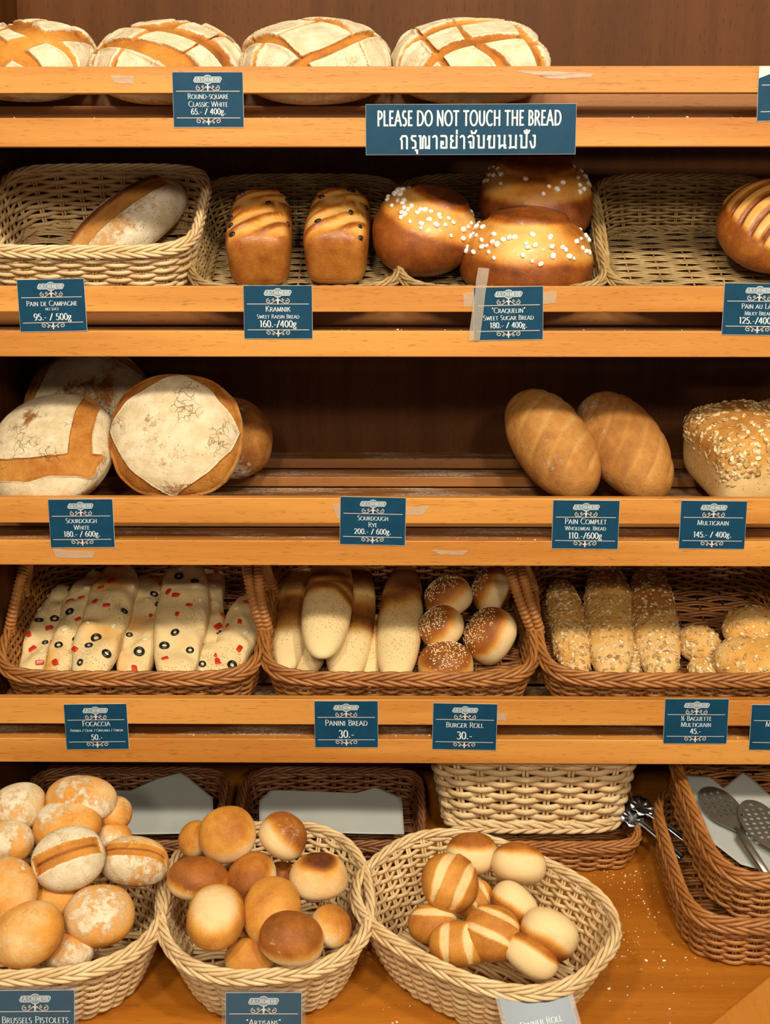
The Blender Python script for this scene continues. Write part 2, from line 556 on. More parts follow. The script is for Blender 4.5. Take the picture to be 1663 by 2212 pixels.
def basket(name, label, group, rot, loc, a, b, e, hf, hb, taper, mat, strand=.0042, sp=.024, rim=.0065, handles=None,
           foot=False, lift=.0, flat=1.0, seed=1, floor=True):
    root = thing(name, label, 'basket', group)
    setm(root, rot, loc)
    _, tot = superellipse(a, b, e, 10)
    ns = 2*int(round(tot/(2*sp)))
    N = ns*4
    P, tot = superellipse(a, b, e, N)
    O = outward(P)
    def H(y):
        return hf + (hb-hf)*ss(-b, b, y)
    rnd = np.random.RandomState(seed)
    # wall weave
    mb = MB()
    hmax = max(hf, hb)
    rows = max(3, int(hmax/(2*strand*.93)))
    ii = np.arange(N)/4.0
    h = H(P[:, 1])
    for k in range(rows):
        f = (k+.5)/rows
        s = taper + (1-taper)*f**.8
        off = strand*1.0*np.cos(math.pi*ii + math.pi*k) + rnd.normal(size=N)*strand*.06
        Q = P*s + O*off[:, None]
        z = h*f*(1 - rim*1.2/hmax) + lift + strand*.4 + rnd.normal()*strand*.12
        P3 = np.column_stack([Q, z])
        mb.tube(P3, strand*.62*flat, 6, True, (0, 0, 1), rb=strand*.98*np.minimum(1, .35+.65*h/hmax))
    # upright stakes
    for i in range(ns):
        for d in (-1, 1):
            j = i*4
            tdir = np.array((-O[j, 1], O[j, 0]))*d*strand*.55
            pts = []
            for f in (0, .25, .5, .75, 1):
                s = taper + (1-taper)*f**.8
                pts.append((*(P[j]*s + tdir), lift + h[j]*f))
            mb.tube(pts, strand*.52, 5, False, (O[j, 0], O[j, 1], 0.01))
    obj('woven_wall', mb, mat, root)
    # rim: two ropes of opposite twist
    mb = MB()
    dens = 6
    Pr, tot = superellipse(a, b, e, int(tot/.0045))
    Or = outward(Pr)
    n = len(Pr)
    hr = H(Pr[:, 1])
    for (dz, do, sg, k_) in ((0, 0, 1, 4), (-rim*1.5, rim*.45, -1, 4)):
        turns = int(round(tot/(rim*15)))
        for q in range(k_):
            ph = sg*2*math.pi*turns*np.arange(n)/n + q*2*math.pi/k_
            C = np.column_stack([Pr + Or*(do + rim*.72*np.cos(ph))[:, None], hr + lift + dz + rim*.62*np.sin(ph)])
            mb.tube(C, rim*.47, dens, True, (0, 0, 1))
    obj('braided_rim', mb, mat, root)
    if foot:
        mb = MB()
        Pf, tf = superellipse(a*(taper+.01), b*(taper+.01), e, int(tot/.006))
        Of = outward(Pf)
        n = len(Pf)
        for (dz, sg) in ((rim*.7, 1), (rim*2.0, -1)):
            turns = int(round(tf/(rim*10)))
            for q in range(3):
                ph = sg*2*math.pi*turns*np.arange(n)/n + q*2*math.pi/3
                C = np.column_stack([Pf + Of*(rim*.6*np.cos(ph)+rim*.5)[:, None], lift + dz + rim*.55*np.sin(ph)])
                mb.tube(C, rim*.56, 6, True, (0, 0, 1))
        obj('foot_braid', mb, mat, root)
    # woven floor
    if floor:
        mb = MB()
        a2, b2 = a*taper, b*taper
        fs = strand*.95
        m = int(2*b2/(2*fs*1.02))
        sp2 = sp*1.5
        for k in range(m):
            y = -b2 + (k+.5)*2*b2/m
            hw = a2*max(1e-4, 1-abs(y/b2)**e)**(1/e)
            if hw < .02:
                continue
            x = np.linspace(-hw, hw, max(6, int(2*hw/sp2*5)))
            zz = lift + fs*1.3 + fs*.8*np.cos(math.pi*x/sp2 + math.pi*(k//2))
            yy = y + fs*.3*np.sin(math.pi*x/sp2*.7+k)
            mb.tube(np.column_stack([x, yy, zz]), fs*.98, 5, False, (0, 0, 1), rb=fs*.6)
        kx = int(a2/sp2)
        for k in range(-kx, kx+1):
            x = k*sp2
            hw = b2*max(1e-4, 1-abs(x/a2)**e)**(1/e)
            if hw < .02:
                continue
            mb.tube([(x, -hw, lift+fs*1.3), (x, 0, lift+fs*1.3), (x, hw, lift+fs*1.3)], fs*.6, 5, False, (0, 0, 1))
        obj('woven_floor', mb, mat, root)
    if handles:
        hh, hw, hr_, leans = handles
        for sx, lean in ((-1, leans[0]), (1, leans[1])):
            if lean is None:
                continue
            t = np.linspace(-.12, math.pi+.12, 240)
            y = hw*np.cos(t)
            zz = H(0) + lift + hh*np.sin(t)
            x = sx*(a - .002) + lean*np.sin(np.clip(t, 0, math.pi))
            rr = hr_*(1 + .13*np.cos(np.arange(240)*2*math.pi/6.0))
            mbh = MB().tube(np.column_stack([x, y, zz]), rr, 10, False, (1, 0, 0))
            obj('handle', mbh, mat, root)
    return root

def on_shelf(i, x, w_local_y, lift=.0035):   # point on the sloping plane of shelf i, w_local_y up the slope
    s = SHELF[i]
    p = s['p0'] + s['u']*w_local_y + s['n']*lift
    return np.array((x, p[1], p[2]))

TANB = 'pale wicker baskets on the second shelf'
rA = rotx(SHELF[1]['a'])
bA = basket('wicker_basket', 'deep tan wicker basket with a high front wall, leftmost on second shelf', None, rA,
            on_shelf(1, -.480, .215), .176, .150, 5, .105, .115, .88, M['tan'], .0043, .038, .006, foot=True)
bB = basket('wicker_basket', 'shallow willow basket holding the two raisin loaves', TANB, rA,
            on_shelf(1, -.145, .205), .172, .158, 4.5, .045, .098, .84, M['willow'], .0030, .034, .0055, foot=True, seed=2)
bC = basket('wicker_basket', 'shallow willow basket holding three sugar-studded round buns', TANB, rA,
            on_shelf(1, .188, .205), .170, .158, 4.5, .045, .098, .84, M['willow'], .0030, .034, .0055, foot=True, seed=3)
bD = basket('wicker_basket', 'mostly empty willow basket at right end of the second shelf', TANB, rA,
            on_shelf(1, .508, .205), .157, .158, 4.5, .045, .098, .84, M['willow'], .0030, .034, .0055, foot=True, seed=4)
BROWN = 'brown handled baskets on the fourth shelf'
r4 = rotx(SHELF[3]['a'])
def HD(l, r):
    return (.098, .056, .0088, (l, r))
bE = basket('wicker_basket', 'brown handled basket filled with topped focaccia, leftmost on fourth shelf', BROWN, r4,
            on_shelf(3, -.435, .222), .222, .178, 6, .088, .092, .93, M['brown'], .0040, .030, .0072, handles=HD(.030, -.024), seed=5)
bF = basket('wicker_basket', 'middle brown handled basket holding panini and burger rolls', BROWN, r4,
            on_shelf(3, .024, .222), .231, .178, 6, .088, .092, .93, M['brown'], .0040, .030, .0072, handles=HD(-.016, -.040), seed=6)
bG = basket('wicker_basket', 'brown handled basket with seeded baguettes and oat rolls, right on fourth shelf', BROWN, r4,
            on_shelf(3, .497, .222), .232, .178, 6, .088, .092, .93, M['brown'], .0040, .030, .0072, handles=HD(-.034, -.03), seed=7)

# counter baskets
def on_counter(px, py, h=0.0):
    return on_plane(px, py, CP + CN*h, CN)
rC = rotx(CA)
RIMH = .125
def counter_basket(label, px, py, a, b, e, rz, h, taper, mat, group, **kw):
    c = on_counter(px, py, h)                # centre of the rim
    return basket('wicker_basket', label, group, rC @ rotz(R(rz)), c - CN*h + CN*.001, a, b, e, h, h, taper, mat, **kw)
OV = 'tan oval baskets on the counter'
R1 = counter_basket('tan oval basket heaped with floury split rolls, at left on the counter', 70, 1945, .205, .165, 2.6, 0, RIMH, .78, M['tan'], OV, strand=.0042, sp=.029, rim=.0068, seed=8)
R2 = counter_basket('tan oval basket heaped with smooth round rolls, middle of the counter', 574, 1930, .160, .180, 2.5, 8, RIMH, .74, M['tan'], OV, strand=.0042, sp=.029, rim=.0068, seed=9)
R3 = counter_basket('tan oval basket with dinner rolls and visible inside weave, right on counter', 1044, 1955, .200, .150, 2.6, -38, RIMH, .74, M['tan'], OV, strand=.0042, sp=.029, rim=.0068, seed=10)
TR = 'brown trays at the back of the counter'
H1 = counter_basket('dark brown wicker tray with crumpled paper, behind the smooth rolls at left', 262, 1740, .180, .115, 6, 0, .060, .93, M['darkbrown'], TR, strand=.0036, sp=.032, rim=.006, seed=11)
H2 = counter_basket('dark brown wicker tray with flat paper sheet, middle back of counter', 715, 1740, .162, .115, 6, 0, .060, .93, M['darkbrown'], TR, strand=.0036, sp=.032, rim=.006, seed=12)
H3 = counter_basket('brown wicker tray lying under the tall tan basket', 1180, 1735, .152, .125, 6, 0, .060, .93, M['brown'], TR, strand=.0036, sp=.032, rim=.006, seed=13)
# tall tan basket standing in H3
_t = on_plane(1146, 1742, CP + CN*.062, CN)
T1 = basket('wicker_basket', 'tall tan wicker basket standing on the brown tray below the shelf', None, rotx(R(3)), np.array((_t[0], .172, on_counter(1146, 1785, .062)[2])),
            .178, .112, 5, .152, .150, .84, M['tan'], strand=.0060, sp=.040, rim=.0075, foot=True, seed=14)
ST = 'stacked brown baskets at the right of the counter'
K1 = counter_basket('brown wicker basket on the counter at right, lower of the two stacked', 1640, 1838, .150, .185, 5, 0, .085, .97, M['brown'], ST, strand=.0040, sp=.032, rim=.0075, seed=15)
_k = on_counter(1702, 1722, .165)
K2ROT, K2LOC = rotx(CA+R(4)) @ rotz(R(3)), _k - CN*.085
K2 = basket('wicker_basket', 'brown wicker basket with paper and spatulas, upper of the two stacked', ST, K2ROT, K2LOC,
            .165, .190, 5, .085, .085, 1.0, M['brown'], strand=.0040, sp=.032, rim=.0075, seed=16)

# ------------------------------------------------------------------ bread
def spow(d, e):
    return np.sign(d)*np.abs(d)**e

def body_mesh(name, shape, dims, seed, N, mat):
    d, F = csphere(N)
    P, tone = shape(d, np.asarray(dims, float)/2, seed)
    mb = MB().add(P, F)
    return mb.mesh(name, mat, True, np.clip(tone, 0, 1)), P, tone

def normals_of(P, F):
    n = np.zeros_like(P)
    q = P[F]
    fn = np.cross(q[:, 2]-q[:, 0], q[:, 3]-q[:, 1])
    for k in range(4):
        np.add.at(n, F[:, k], fn)
    return n/(np.linalg.norm(n, axis=1)[:, None]+1e-12)

def T3(r, g=0., b=0.):
    n = len(r)
    return np.stack([r, np.broadcast_to(g, n), np.broadcast_to(b, n)], 1).astype(float)

# --- small rolls
def sh_roll(bake=(.10, .50), zr=(-.15, .85), flour=.10, e=.92, flat=.70, lump=.035, spot=0., axis_pale=0.):
    def f(d, h, seed):
        p = spow(d, e)*h
        p[:, 2] = np.where(d[:, 2] < 0, p[:, 2]*flat, p[:, 2])
        w = snoise(d, 1.6, seed)
        p = p*(1 + lump*w + .010*snoise(d, 5, seed+1))[:, None]
        b = .08*snoise(d, 3.2, seed+6) + bake[0] + (bake[1]-bake[0])*ss(zr[0], zr[1], d[:, 2] + .16*snoise(d, 2.0, seed+2))
        if spot:
            b = b + spot*ss(.70, .97, d[:, 2] + .05*snoise(d, 4, seed+5))
        if axis_pale:
            b = b - axis_pale*ss(.25, .7, d[:, 0])
        g = flour + .14*snoise(d, 2.4, seed+3)
        return p, T3(b, g)
    return f
def sh_pistolet(split=0., flour=.46, bake=.34):
    def f(d, h, seed):
        p = spow(d, .92)*h
        p[:, 2] = np.where(d[:, 2] < 0, p[:, 2]*.72, p[:, 2])
        p = p*(1 + .055*snoise(d, 1.7, seed) + .016*snoise(d, 5.5, seed+1))[:, None]
        b = bake + .16*snoise(d, 2.4, seed+2) + .14*ss(.5, -.3, d[:, 2])
        g = flour + .26*snoise(d, 2.8, seed+3) - .25*ss(-.1, -.6, d[:, 2])
        if split:
            y = d[:, 1] + .05*snoise(d, 3, seed+4)
            band = ss(.30, .22, np.abs(y))*ss(.0, .25, d[:, 2])*ss(.97, .85, np.abs(d[:, 0]))
            lip = np.exp(-((np.abs(y)-.29)/.05)**2)*ss(.1, .4, d[:, 2])*ss(1, .8, np.abs(d[:, 0]))
            crease = np.exp(-(y/.035)**2)*band
            p = p*(1 - .055*band*split + .03*lip*split - .05*crease*split)[:, None]
            g = np.where(band > .5, .12, np.maximum(g, .75*split*ss(-.2, .2, d[:, 2])))
            b = b + band*.30 + crease*.35
        return p, T3(b, g)
    return f
def sh_slashed(ang=30, off=(-.36, .36), wd=.135, bake=.44):
    ca, sa = math.cos(R(ang)), math.sin(R(ang))
    def f(d, h, seed):
        p = spow(d, .90)*h
        p[:, 2] = np.where(d[:, 2] < 0, p[:, 2]*.72, p[:, 2])
        p = p*(1 + .03*snoise(d, 1.7, seed))[:, None]
        c = d[:, 0]*ca + d[:, 1]*sa
        l = -d[:, 0]*sa + d[:, 1]*ca
        b = bake + .10 + .08*snoise(d, 3, seed+2) - .30*ss(.0, -.6, d[:, 2])
        k = np.zeros(len(d))
        for o in off:
            m = ss(wd*1.15, wd*.75, np.abs(c - o - .12*l*l)/np.maximum(.25, 1-l*l*1.1)**.5)*ss(.05, .25, d[:, 2])
            e = np.exp(-((np.abs(c-o-.12*l*l)-wd)/.03)**2)*ss(.1, .3, d[:, 2])
            k = np.maximum(k, m)
            p = p*(1 - .035*m + .02*e)[:, None]
        b = b*(1-k) + .08*k
        return p, T3(b, .10 + .05*snoise(d, 3, seed+3))
    return f
# --- round boule scored in a grid
def sh_boule(rot=35, nl=3):
    def f(d, h, seed):
        p = spow(d, .86)*h
        p[:, 2] = np.where(d[:, 2] < 0, p[:, 2]*.62, p[:, 2])
        ca, sa = math.cos(R(rot)), math.sin(R(rot))
        x = d[:, 0]*ca + d[:, 1]*sa + .13*snoise(d, 2.6, seed)
        y = -d[:, 0]*sa + d[:, 1]*ca + .13*snoise(d, 2.6, seed+9)
        lines = np.array([-.52, .02, .55])
        gx = np.min(np.abs(x[:, None]-lines[None]), 1)
        gy = np.min(np.abs(y[:, None]-lines[None]), 1)
        up = ss(-.05, .25, d[:, 2])
        wx = .060 + .055*snoise(d, 2.4, seed+3)
        wy = .055 + .050*snoise(d, 2.4, seed+4)
        cut = np.maximum(ss(1.35, .75, gx/np.maximum(wx, .012)), ss(1.35, .75, gy/np.maximum(wy, .012)))*up
        edge = np.maximum(np.exp(-((gx-wx*1.25)/.035)**2), np.exp(-((gy-wy*1.25)/.035)**2))*up*(1-cut)
        p = p*(1 + .03*snoise(d, 1.6, seed+1) + .012*snoise(d, 6, seed+2) - .055*cut + .045*edge*(1+.6*snoise(d, 9, seed+7)))[:, None]
        b = .36 + .22*cut + .12*snoise(d, 4, seed+5)
        g = .86 - .80*cut - .35*ss(-.1, -.5, d[:, 2]) + .06*snoise(d, 4, seed+6)
        return p, T3(b, g)
    return f
# --- big sourdough with a square score
def sh_sourdough(mode='diamond', rough=1.0):
    def f(d, h, seed):
        p = spow(d, .90)*h
        p[:, 2] = np.where(d[:, 2] < 0, p[:, 2]*.66, p[:, 2])
        w = .035*snoise(d, 3, seed)
        w = w + .018*snoise(d, 11, seed+11)
        x, y = d[:, 0] + w, d[:, 1] + .035*snoise(d, 3, seed+1) + .018*snoise(d, 11, seed+12)
        up = ss(-.05, .12, d[:, 2])
        r = np.hypot(x, y)
        if mode == 'diamond':
            q = (np.abs(x)**1.22 + np.abs(y)**1.22)
            band = ss(.90, .95, q)*ss(.985, .955, r)*up
            plate = ss(.94, .88, q)*up
        else:                                # an L-shaped cut: one arm across, one up
            b1 = ss(.17, .12, np.abs(y + .60 - .30*x*x))
            b2 = ss(.17, .12, np.abs(x - .62))*(y > -.5)
            band = np.maximum(b1, b2)*ss(.97, .9, r)*up
            plate = (1-band)*up
        ed = np.clip(band*(1-band)*4, 0, 1)
        p = p*(1 + .022*snoise(d, 1.7, seed+2) + .009*snoise(d, 7, seed+3) + .022*plate + .03*ed + .016*band*snoise(d, 9, seed+8))[:, None]
        b = .40 + .16*snoise(d, 4, seed+4) + .18*band + .12*ed
        g = .86 - .74*ss(.15, .85, band) + .12*snoise(d, 4, seed+5) - .15*ss(.0, -.5, d[:, 2])
        char = ss(.45, 1.0, snoise(d, 3.2, seed+6) + .35*snoise(d, 9, seed+7))*(band < .4)
        g = g - .55*char*rough
        b = b + .45*char*rough
        return p, T3(b, g, .25*char*rough)
    return f
def sh_rye(d, h, seed):
    p = spow(d, .9)*h
    p = p*(1 + .03*snoise(d, 2, seed) + .02*snoise(d, 8, seed+1))[:, None]
    b = .62 + .2*snoise(d, 3, seed+2)
    return p, T3(b, .28 + .25*snoise(d, 3.2, seed+3), .3)
# --- batard with an ear
def sh_campagne(d, h, seed):
    p = spow(d, .86)*h
    p[:, 2] = np.where(d[:, 2] < 0, p[:, 2]*.7, p[:, 2])
    y = d[:, 1] + .06*snoise(d, 2, seed)
    cut = ss(.30, .24, np.abs(y-.10))*ss(.92, .75, np.abs(d[:, 0]))*ss(.1, .3, d[:, 2])
    ear = np.exp(-((y-.36)/.05)**2)*ss(.2, .45, d[:, 2])*ss(.95, .7, np.abs(d[:, 0]))
    p = p*(1 + .03*snoise(d, 2, seed+1) - .06*cut + .10*ear + .01*snoise(d, 8, seed+2))[:, None]
    b = .30 + .12*snoise(d, 3, seed+3) + .14*cut + .75*ear
    g = np.where(cut > .4, .22, .62) + .15*snoise(d, 3, seed+4) - .6*ear
    return p, T3(b, g, .08)
# --- raisin tin loaf
def sh_kramnik(d, h, seed):
    q = spow(d, .42)
    q /= np.maximum(1, np.max(np.abs(q), 1))[:, None]
    x, y, z = q[:, 0], q[:, 1], q[:, 2]
    top = ss(-.1, .9, z)
    p = q*h
    p[:, 2] += h[2]*.46*top*(1 - .9*x*x)*(1-.45*y*y)
    p[:, 0] *= 1 + .05*z - .04*y*top
    s = y*2.7 - 1.0*x - .5*x*x + .35 + .10*snoise(d, 2, seed+4)
    ph = s - np.floor(s)
    lim = ss(.30, .62, z)*ss(.97, .72, np.abs(x))*ss(.95, .75, np.abs(y))
    band = ss(.06, .26, ph)*ss(.80, .62, ph)*lim
    lip = np.exp(-((ph-.86)/.09)**2)*lim
    p[:, 2] += -.0020*band*(1-ph) + .0036*lip + .0015*snoise(d, 5, seed)*top
    b = .60 - .50*band + .14*lip + .08*snoise(d, 3, seed+2)
    b = np.where(z < -.6, b - .22, b)
    return p, T3(b, .0)
# --- sugar bun with a dark cap
def sh_craquelin(cap=(.22, .30, .93), flat=.80):
    c = unit(cap)
    def f(d, h, seed):
        p = spow(d, .92)*h
        p[:, 2] = np.where(d[:, 2] < 0, p[:, 2]*flat, p[:, 2])
        a = np.arccos(np.clip(d @ c, -1, 1)) + .07*snoise(d, 2.4, seed)
        lid = ss(.60, .52, a)
        ridge = np.exp(-((a-.58)/.06)**2)
        moat = np.exp(-((a-.74)/.10)**2)
        p = p*(1 + .02*snoise(d, 1.8, seed+1) + .028*lid + .036*ridge - .030*moat + (.012*snoise(d, 6, seed+2) + .010*snoise(d, 14, seed+6))*ss(.55, .7, a)*ss(1.5, 1.3, a))[:, None]
        ring = ss(.60, .72, a)*ss(1.45, 1.20, a)
        b = .80 + .06*snoise(d, 3, seed+3)
        b = b*(1-ring) + (.22 + .24*snoise(d, 4.2, seed+4))*ring
        b = b*(1-lid) + (.93 + .10*snoise(d, 4, seed+5))*lid
        return p, T3(b, .0)
    return f
def sh_lait(d, h, seed):
    p = spow(d, .94)*h
    p[:, 2] = np.where(d[:, 2] < 0, p[:, 2]*.75, p[:, 2])
    x, y, z = d.T
    s = (y + .30*x*x)*3.6 + .2
    ph = s - np.floor(s)
    lim = ss(.05, .3, z)*ss(.80, .68, np.abs(x)/np.maximum(.3, np.sqrt(np.maximum(0, 1-y*y*.8))))
    lim = lim*ss(-.72, -.62, y)
    band = ss(.10, .22, ph)*ss(.72, .62, ph)*lim
    groove = np.exp(-((ph-.86)/.10)**2)*lim
    p = p*(1 + .025*band - .045*groove)[:, None]
    b = .64 + .05*snoise(d, 3, seed) - .46*band + .28*groove + .10*ss(.1, -.5, z)
    return p, T3(b, .0)
def sh_wholemeal(d, h, seed):
    p = spow(d, .94)*h
    p[:, 2] = np.where(d[:, 2] < 0, p[:, 2]*.78, p[:, 2])
    x, y, z = d.T
    s = x*2.3 + y*1.6 + .8*snoise(d, 1.5, seed)
    ph = s - np.floor(s)
    gr = np.exp(-((ph-.5)/.13)**2)*ss(-.1, .3, z)*ss(.95, .75, np.abs(x))
    p = p*(1 + .025*snoise(d, 1.8, seed+1) - .022*gr + .01*snoise(d, 7, seed+2))[:, None]
    b = .50 + .17*snoise(d, 2.6, seed+3) - .16*gr
    g = .27 + .20*snoise(d*np.array((.7, 2.2, 2.2)), 2.2, seed+4)
    return p, T3(b, g, .03)
def sh_tin(d, h, seed):
    q = spow(d, .40)
    q /= np.maximum(1, np.max(np.abs(q), 1))[:, None]
    z = q[:, 2]
    top = ss(.1, .9, z)
    p = q*h
    p[:, 2] += h[2]*.25*top*(1-q[:, 0]**2)*(1-.5*q[:, 1]**2)
    p[:, 0] *= 1 + .05*top
    p = p*(1 + .02*snoise(d, 2, seed) + .01*snoise(d, 6, seed+1))[:, None]
    b = .16 + .36*ss(.25, .7, z) + .10*snoise(d, 3, seed+2)
    return p, T3(b, .16, .08)
# --- long breads (x is the long axis)
def sh_focaccia(d, h, seed):
    p = spow(d, .66)*h
    p[:, 0] = np.sign(d[:, 0])*np.abs(d[:, 0])**.80*h[0]
    p[:, 2] = np.where(d[:, 2] < 0, p[:, 2]*.55, p[:, 2])
    q = p/h[1]
    l = snoise(q, 2.0, seed)
    p = p*(1 + np.array((.0, .06, .05))*l[:, None]) 
    p[:, 2] += (.0042*snoise(q, 3.6, seed+1) + .0018*snoise(q, 8, seed+9))*ss(0, .3, d[:, 2])
    p[:, 1] += .004*snoise(q, 1.0, seed+7)
    b = .04 + .30*ss(.1, 1.1, snoise(q, 1.7, seed+2)) + .16*ss(.2, -.4, d[:, 2])
    return p, T3(b, .12, .46*ss(-.2, .7, snoise(q, 1.9, seed+3)))
def sh_panini(bake_shade_bands=((.1, .22), (.7, .2)), bake=.88, herb=.26):  # brown bands mix baked crust with the shelf rail's shadow painted into the tone
    def f(d, h, seed):
        p = spow(d, .90)*h
        p[:, 0] = np.sign(d[:, 0])*np.abs(d[:, 0])**.85*h[0]
        p[:, 2] = np.where(d[:, 2] < 0, p[:, 2]*.75, p[:, 2])
        p = p*(1 + .03*snoise(d, 1.8, seed))[:, None]
        x = d[:, 0]*1.0 + .07*snoise(d, 2.4, seed+1)
        b = np.full(len(d), .02)
        for (c, w) in bake_shade_bands:
            b = np.maximum(b, bake*np.exp(-((x-c)/w)**2))
        b = np.maximum(b, .02 + .24*np.exp(-((x-.35)/.55)**2))
        b = b*(.55 + .45*ss(-.4, .3, d[:, 2])) + .05*snoise(d, 4, seed+3)
        return p, T3(b, .10, herb*ss(.1, .6, d[:, 2])*ss(-.85, -.5, x))
    return f
def sh_baguette(d, h, seed):
    p = spow(d, .86)*h
    p[:, 0] = np.sign(d[:, 0])*np.abs(d[:, 0])**.80*h[0]
    p[:, 2] = np.where(d[:, 2] < 0, p[:, 2]*.75, p[:, 2])
    q = p/h[1]
    p = p*(1 + .035*snoise(q, 1.2, seed)[:, None])
    b = .24 + .24*ss(-.2, .9, snoise(q, 1.6, seed+1)) + .22*ss(-.2, .8, d[:, 2])*ss(-.6, .4, d[:, 0])
    return p, T3(b, .14 + .1*snoise(q, 1.5, seed+2), .10)
def sh_oatroll(d, h, seed):
    p = spow(d, .92)*h
    p[:, 2] = np.where(d[:, 2] < 0, p[:, 2]*.7, p[:, 2])
    p = p*(1 + .03*snoise(d, 2, seed))[:, None]
    return p, T3(.26 + .1*snoise(d, 2.4, seed+1) + .1*ss(0, .8, d[:, 2]), .12, .10)

# --- toppings
def flakes(P, Nn, mask, count, size, seed, thick=.25, ratio=.65, lift=.0):
    """many tiny flat grains lying on the surface, one mesh"""
    r = np.random.RandomState(seed)
    w = mask.clip(0)
    if w.sum() <= 0:
        return None
    idx = r.choice(len(P), count, p=w/w.sum())
    d, F = csphere(2)
    mb = MB()
    mb.tone = []
    for i in idx:
        n = unit(Nn[i] + r.normal(size=3)*.22)
        t = unit(np.cross(n, r.normal(size=3)))
        b = np.cross(n, t)
        s = size*r.uniform(.7, 1.25)
        V = d*np.array((s, s*ratio, s*thick))/2
        c = P[i] + r.normal(size=3)*.0016
        c = c - Nn[i]*np.dot(c-P[i], Nn[i]) + Nn[i]*(lift + s*thick*.25)
        mb.add(V @ np.stack([t, b, n]) + c, F)
        mb.tone.append(np.full((len(V), 3), r.uniform(0, 1)))
    return mb

_tp = {}
def topping_mesh(kind, seed=0):
    key = (kind, seed % 3)
    if key in _tp:
        return _tp[key]
    r = np.random.RandomState(100 + seed % 3)
    mb = MB()
    if kind == 'olive_slice':
        t = np.arange(16)*2*math.pi/16
        e = (1.0, .85, .92)[seed % 3]
        mb.tube(np.column_stack([np.cos(t)*.0060, np.sin(t)*.0060*e, 0*t]), .0024, 8, True, (0, 0, 1), rb=.0022)
        me = mb.mesh(kind, M['olive'])
    elif kind == 'pepper_piece':
        d, F = csphere(4)
        V = spow(d, .45)*np.array((.0072, .0045, .0020))*(1 + .18*snoise(d, 2, 5+seed % 3))[:, None]
        me = mb.add(V, F).mesh(kind, M['pepper'])
    elif kind == 'onion_piece':
        d, F = csphere(3)
        V = spow(d, .5)*np.array((.0070, .0035, .0010))*(1 + .2*snoise(d, 2, 9+seed % 3))[:, None]
        me = mb.add(V, F).mesh(kind, M['onion'])
    elif kind == 'raisin':
        d, F = csphere(5)
        V = d*np.array((.0062, .0050, .0030))*(1 + .15*snoise(d, 3, 3+seed % 3))[:, None]
        me = mb.add(V, F).mesh(kind, M['raisin'])
    else:                                    # sugar_pearl
        d, F = csphere(3)
        V = spow(d, .8)*np.array((.0046, .0038, .0034))*(1 + .25*snoise(d, 2, 7+seed % 3))[:, None]
        me = mb.add(V, F).mesh(kind, M['sugar'])
    _tp[key] = me
    return me

def put_toppings(root, P, Nn, items, seed):
    """items: (kind, local direction) -> children seated on the crust"""
    r = np.random.RandomState(seed)
    d = P/np.linalg.norm(P, axis=1)[:, None]
    for k, (kind, i) in enumerate(items):
        n = unit(Nn[i] + r.normal(size=3)*.06)
        t = unit(np.cross(n, r.normal(size=3)))
        o = link(kind, topping_mesh(kind, k), root)
        c = P[i] + Nn[i]*.0008
        s = r.uniform(.72, 1.2)
        setm(o, np.stack([t, np.cross(n, t), n], 1)*s, c)

def pick(P, Nn, mask, count, seed, gap):
    r = np.random.RandomState(seed)
    w = mask.clip(0)
    order = r.choice(len(P), min(len(P), 1500), p=w/w.sum())
    got = []
    for i in order:
        if all(np.linalg.norm(P[i]-P[j]) > gap for j in got):
            got.append(i)
            if len(got) >= count:
                break
    return got

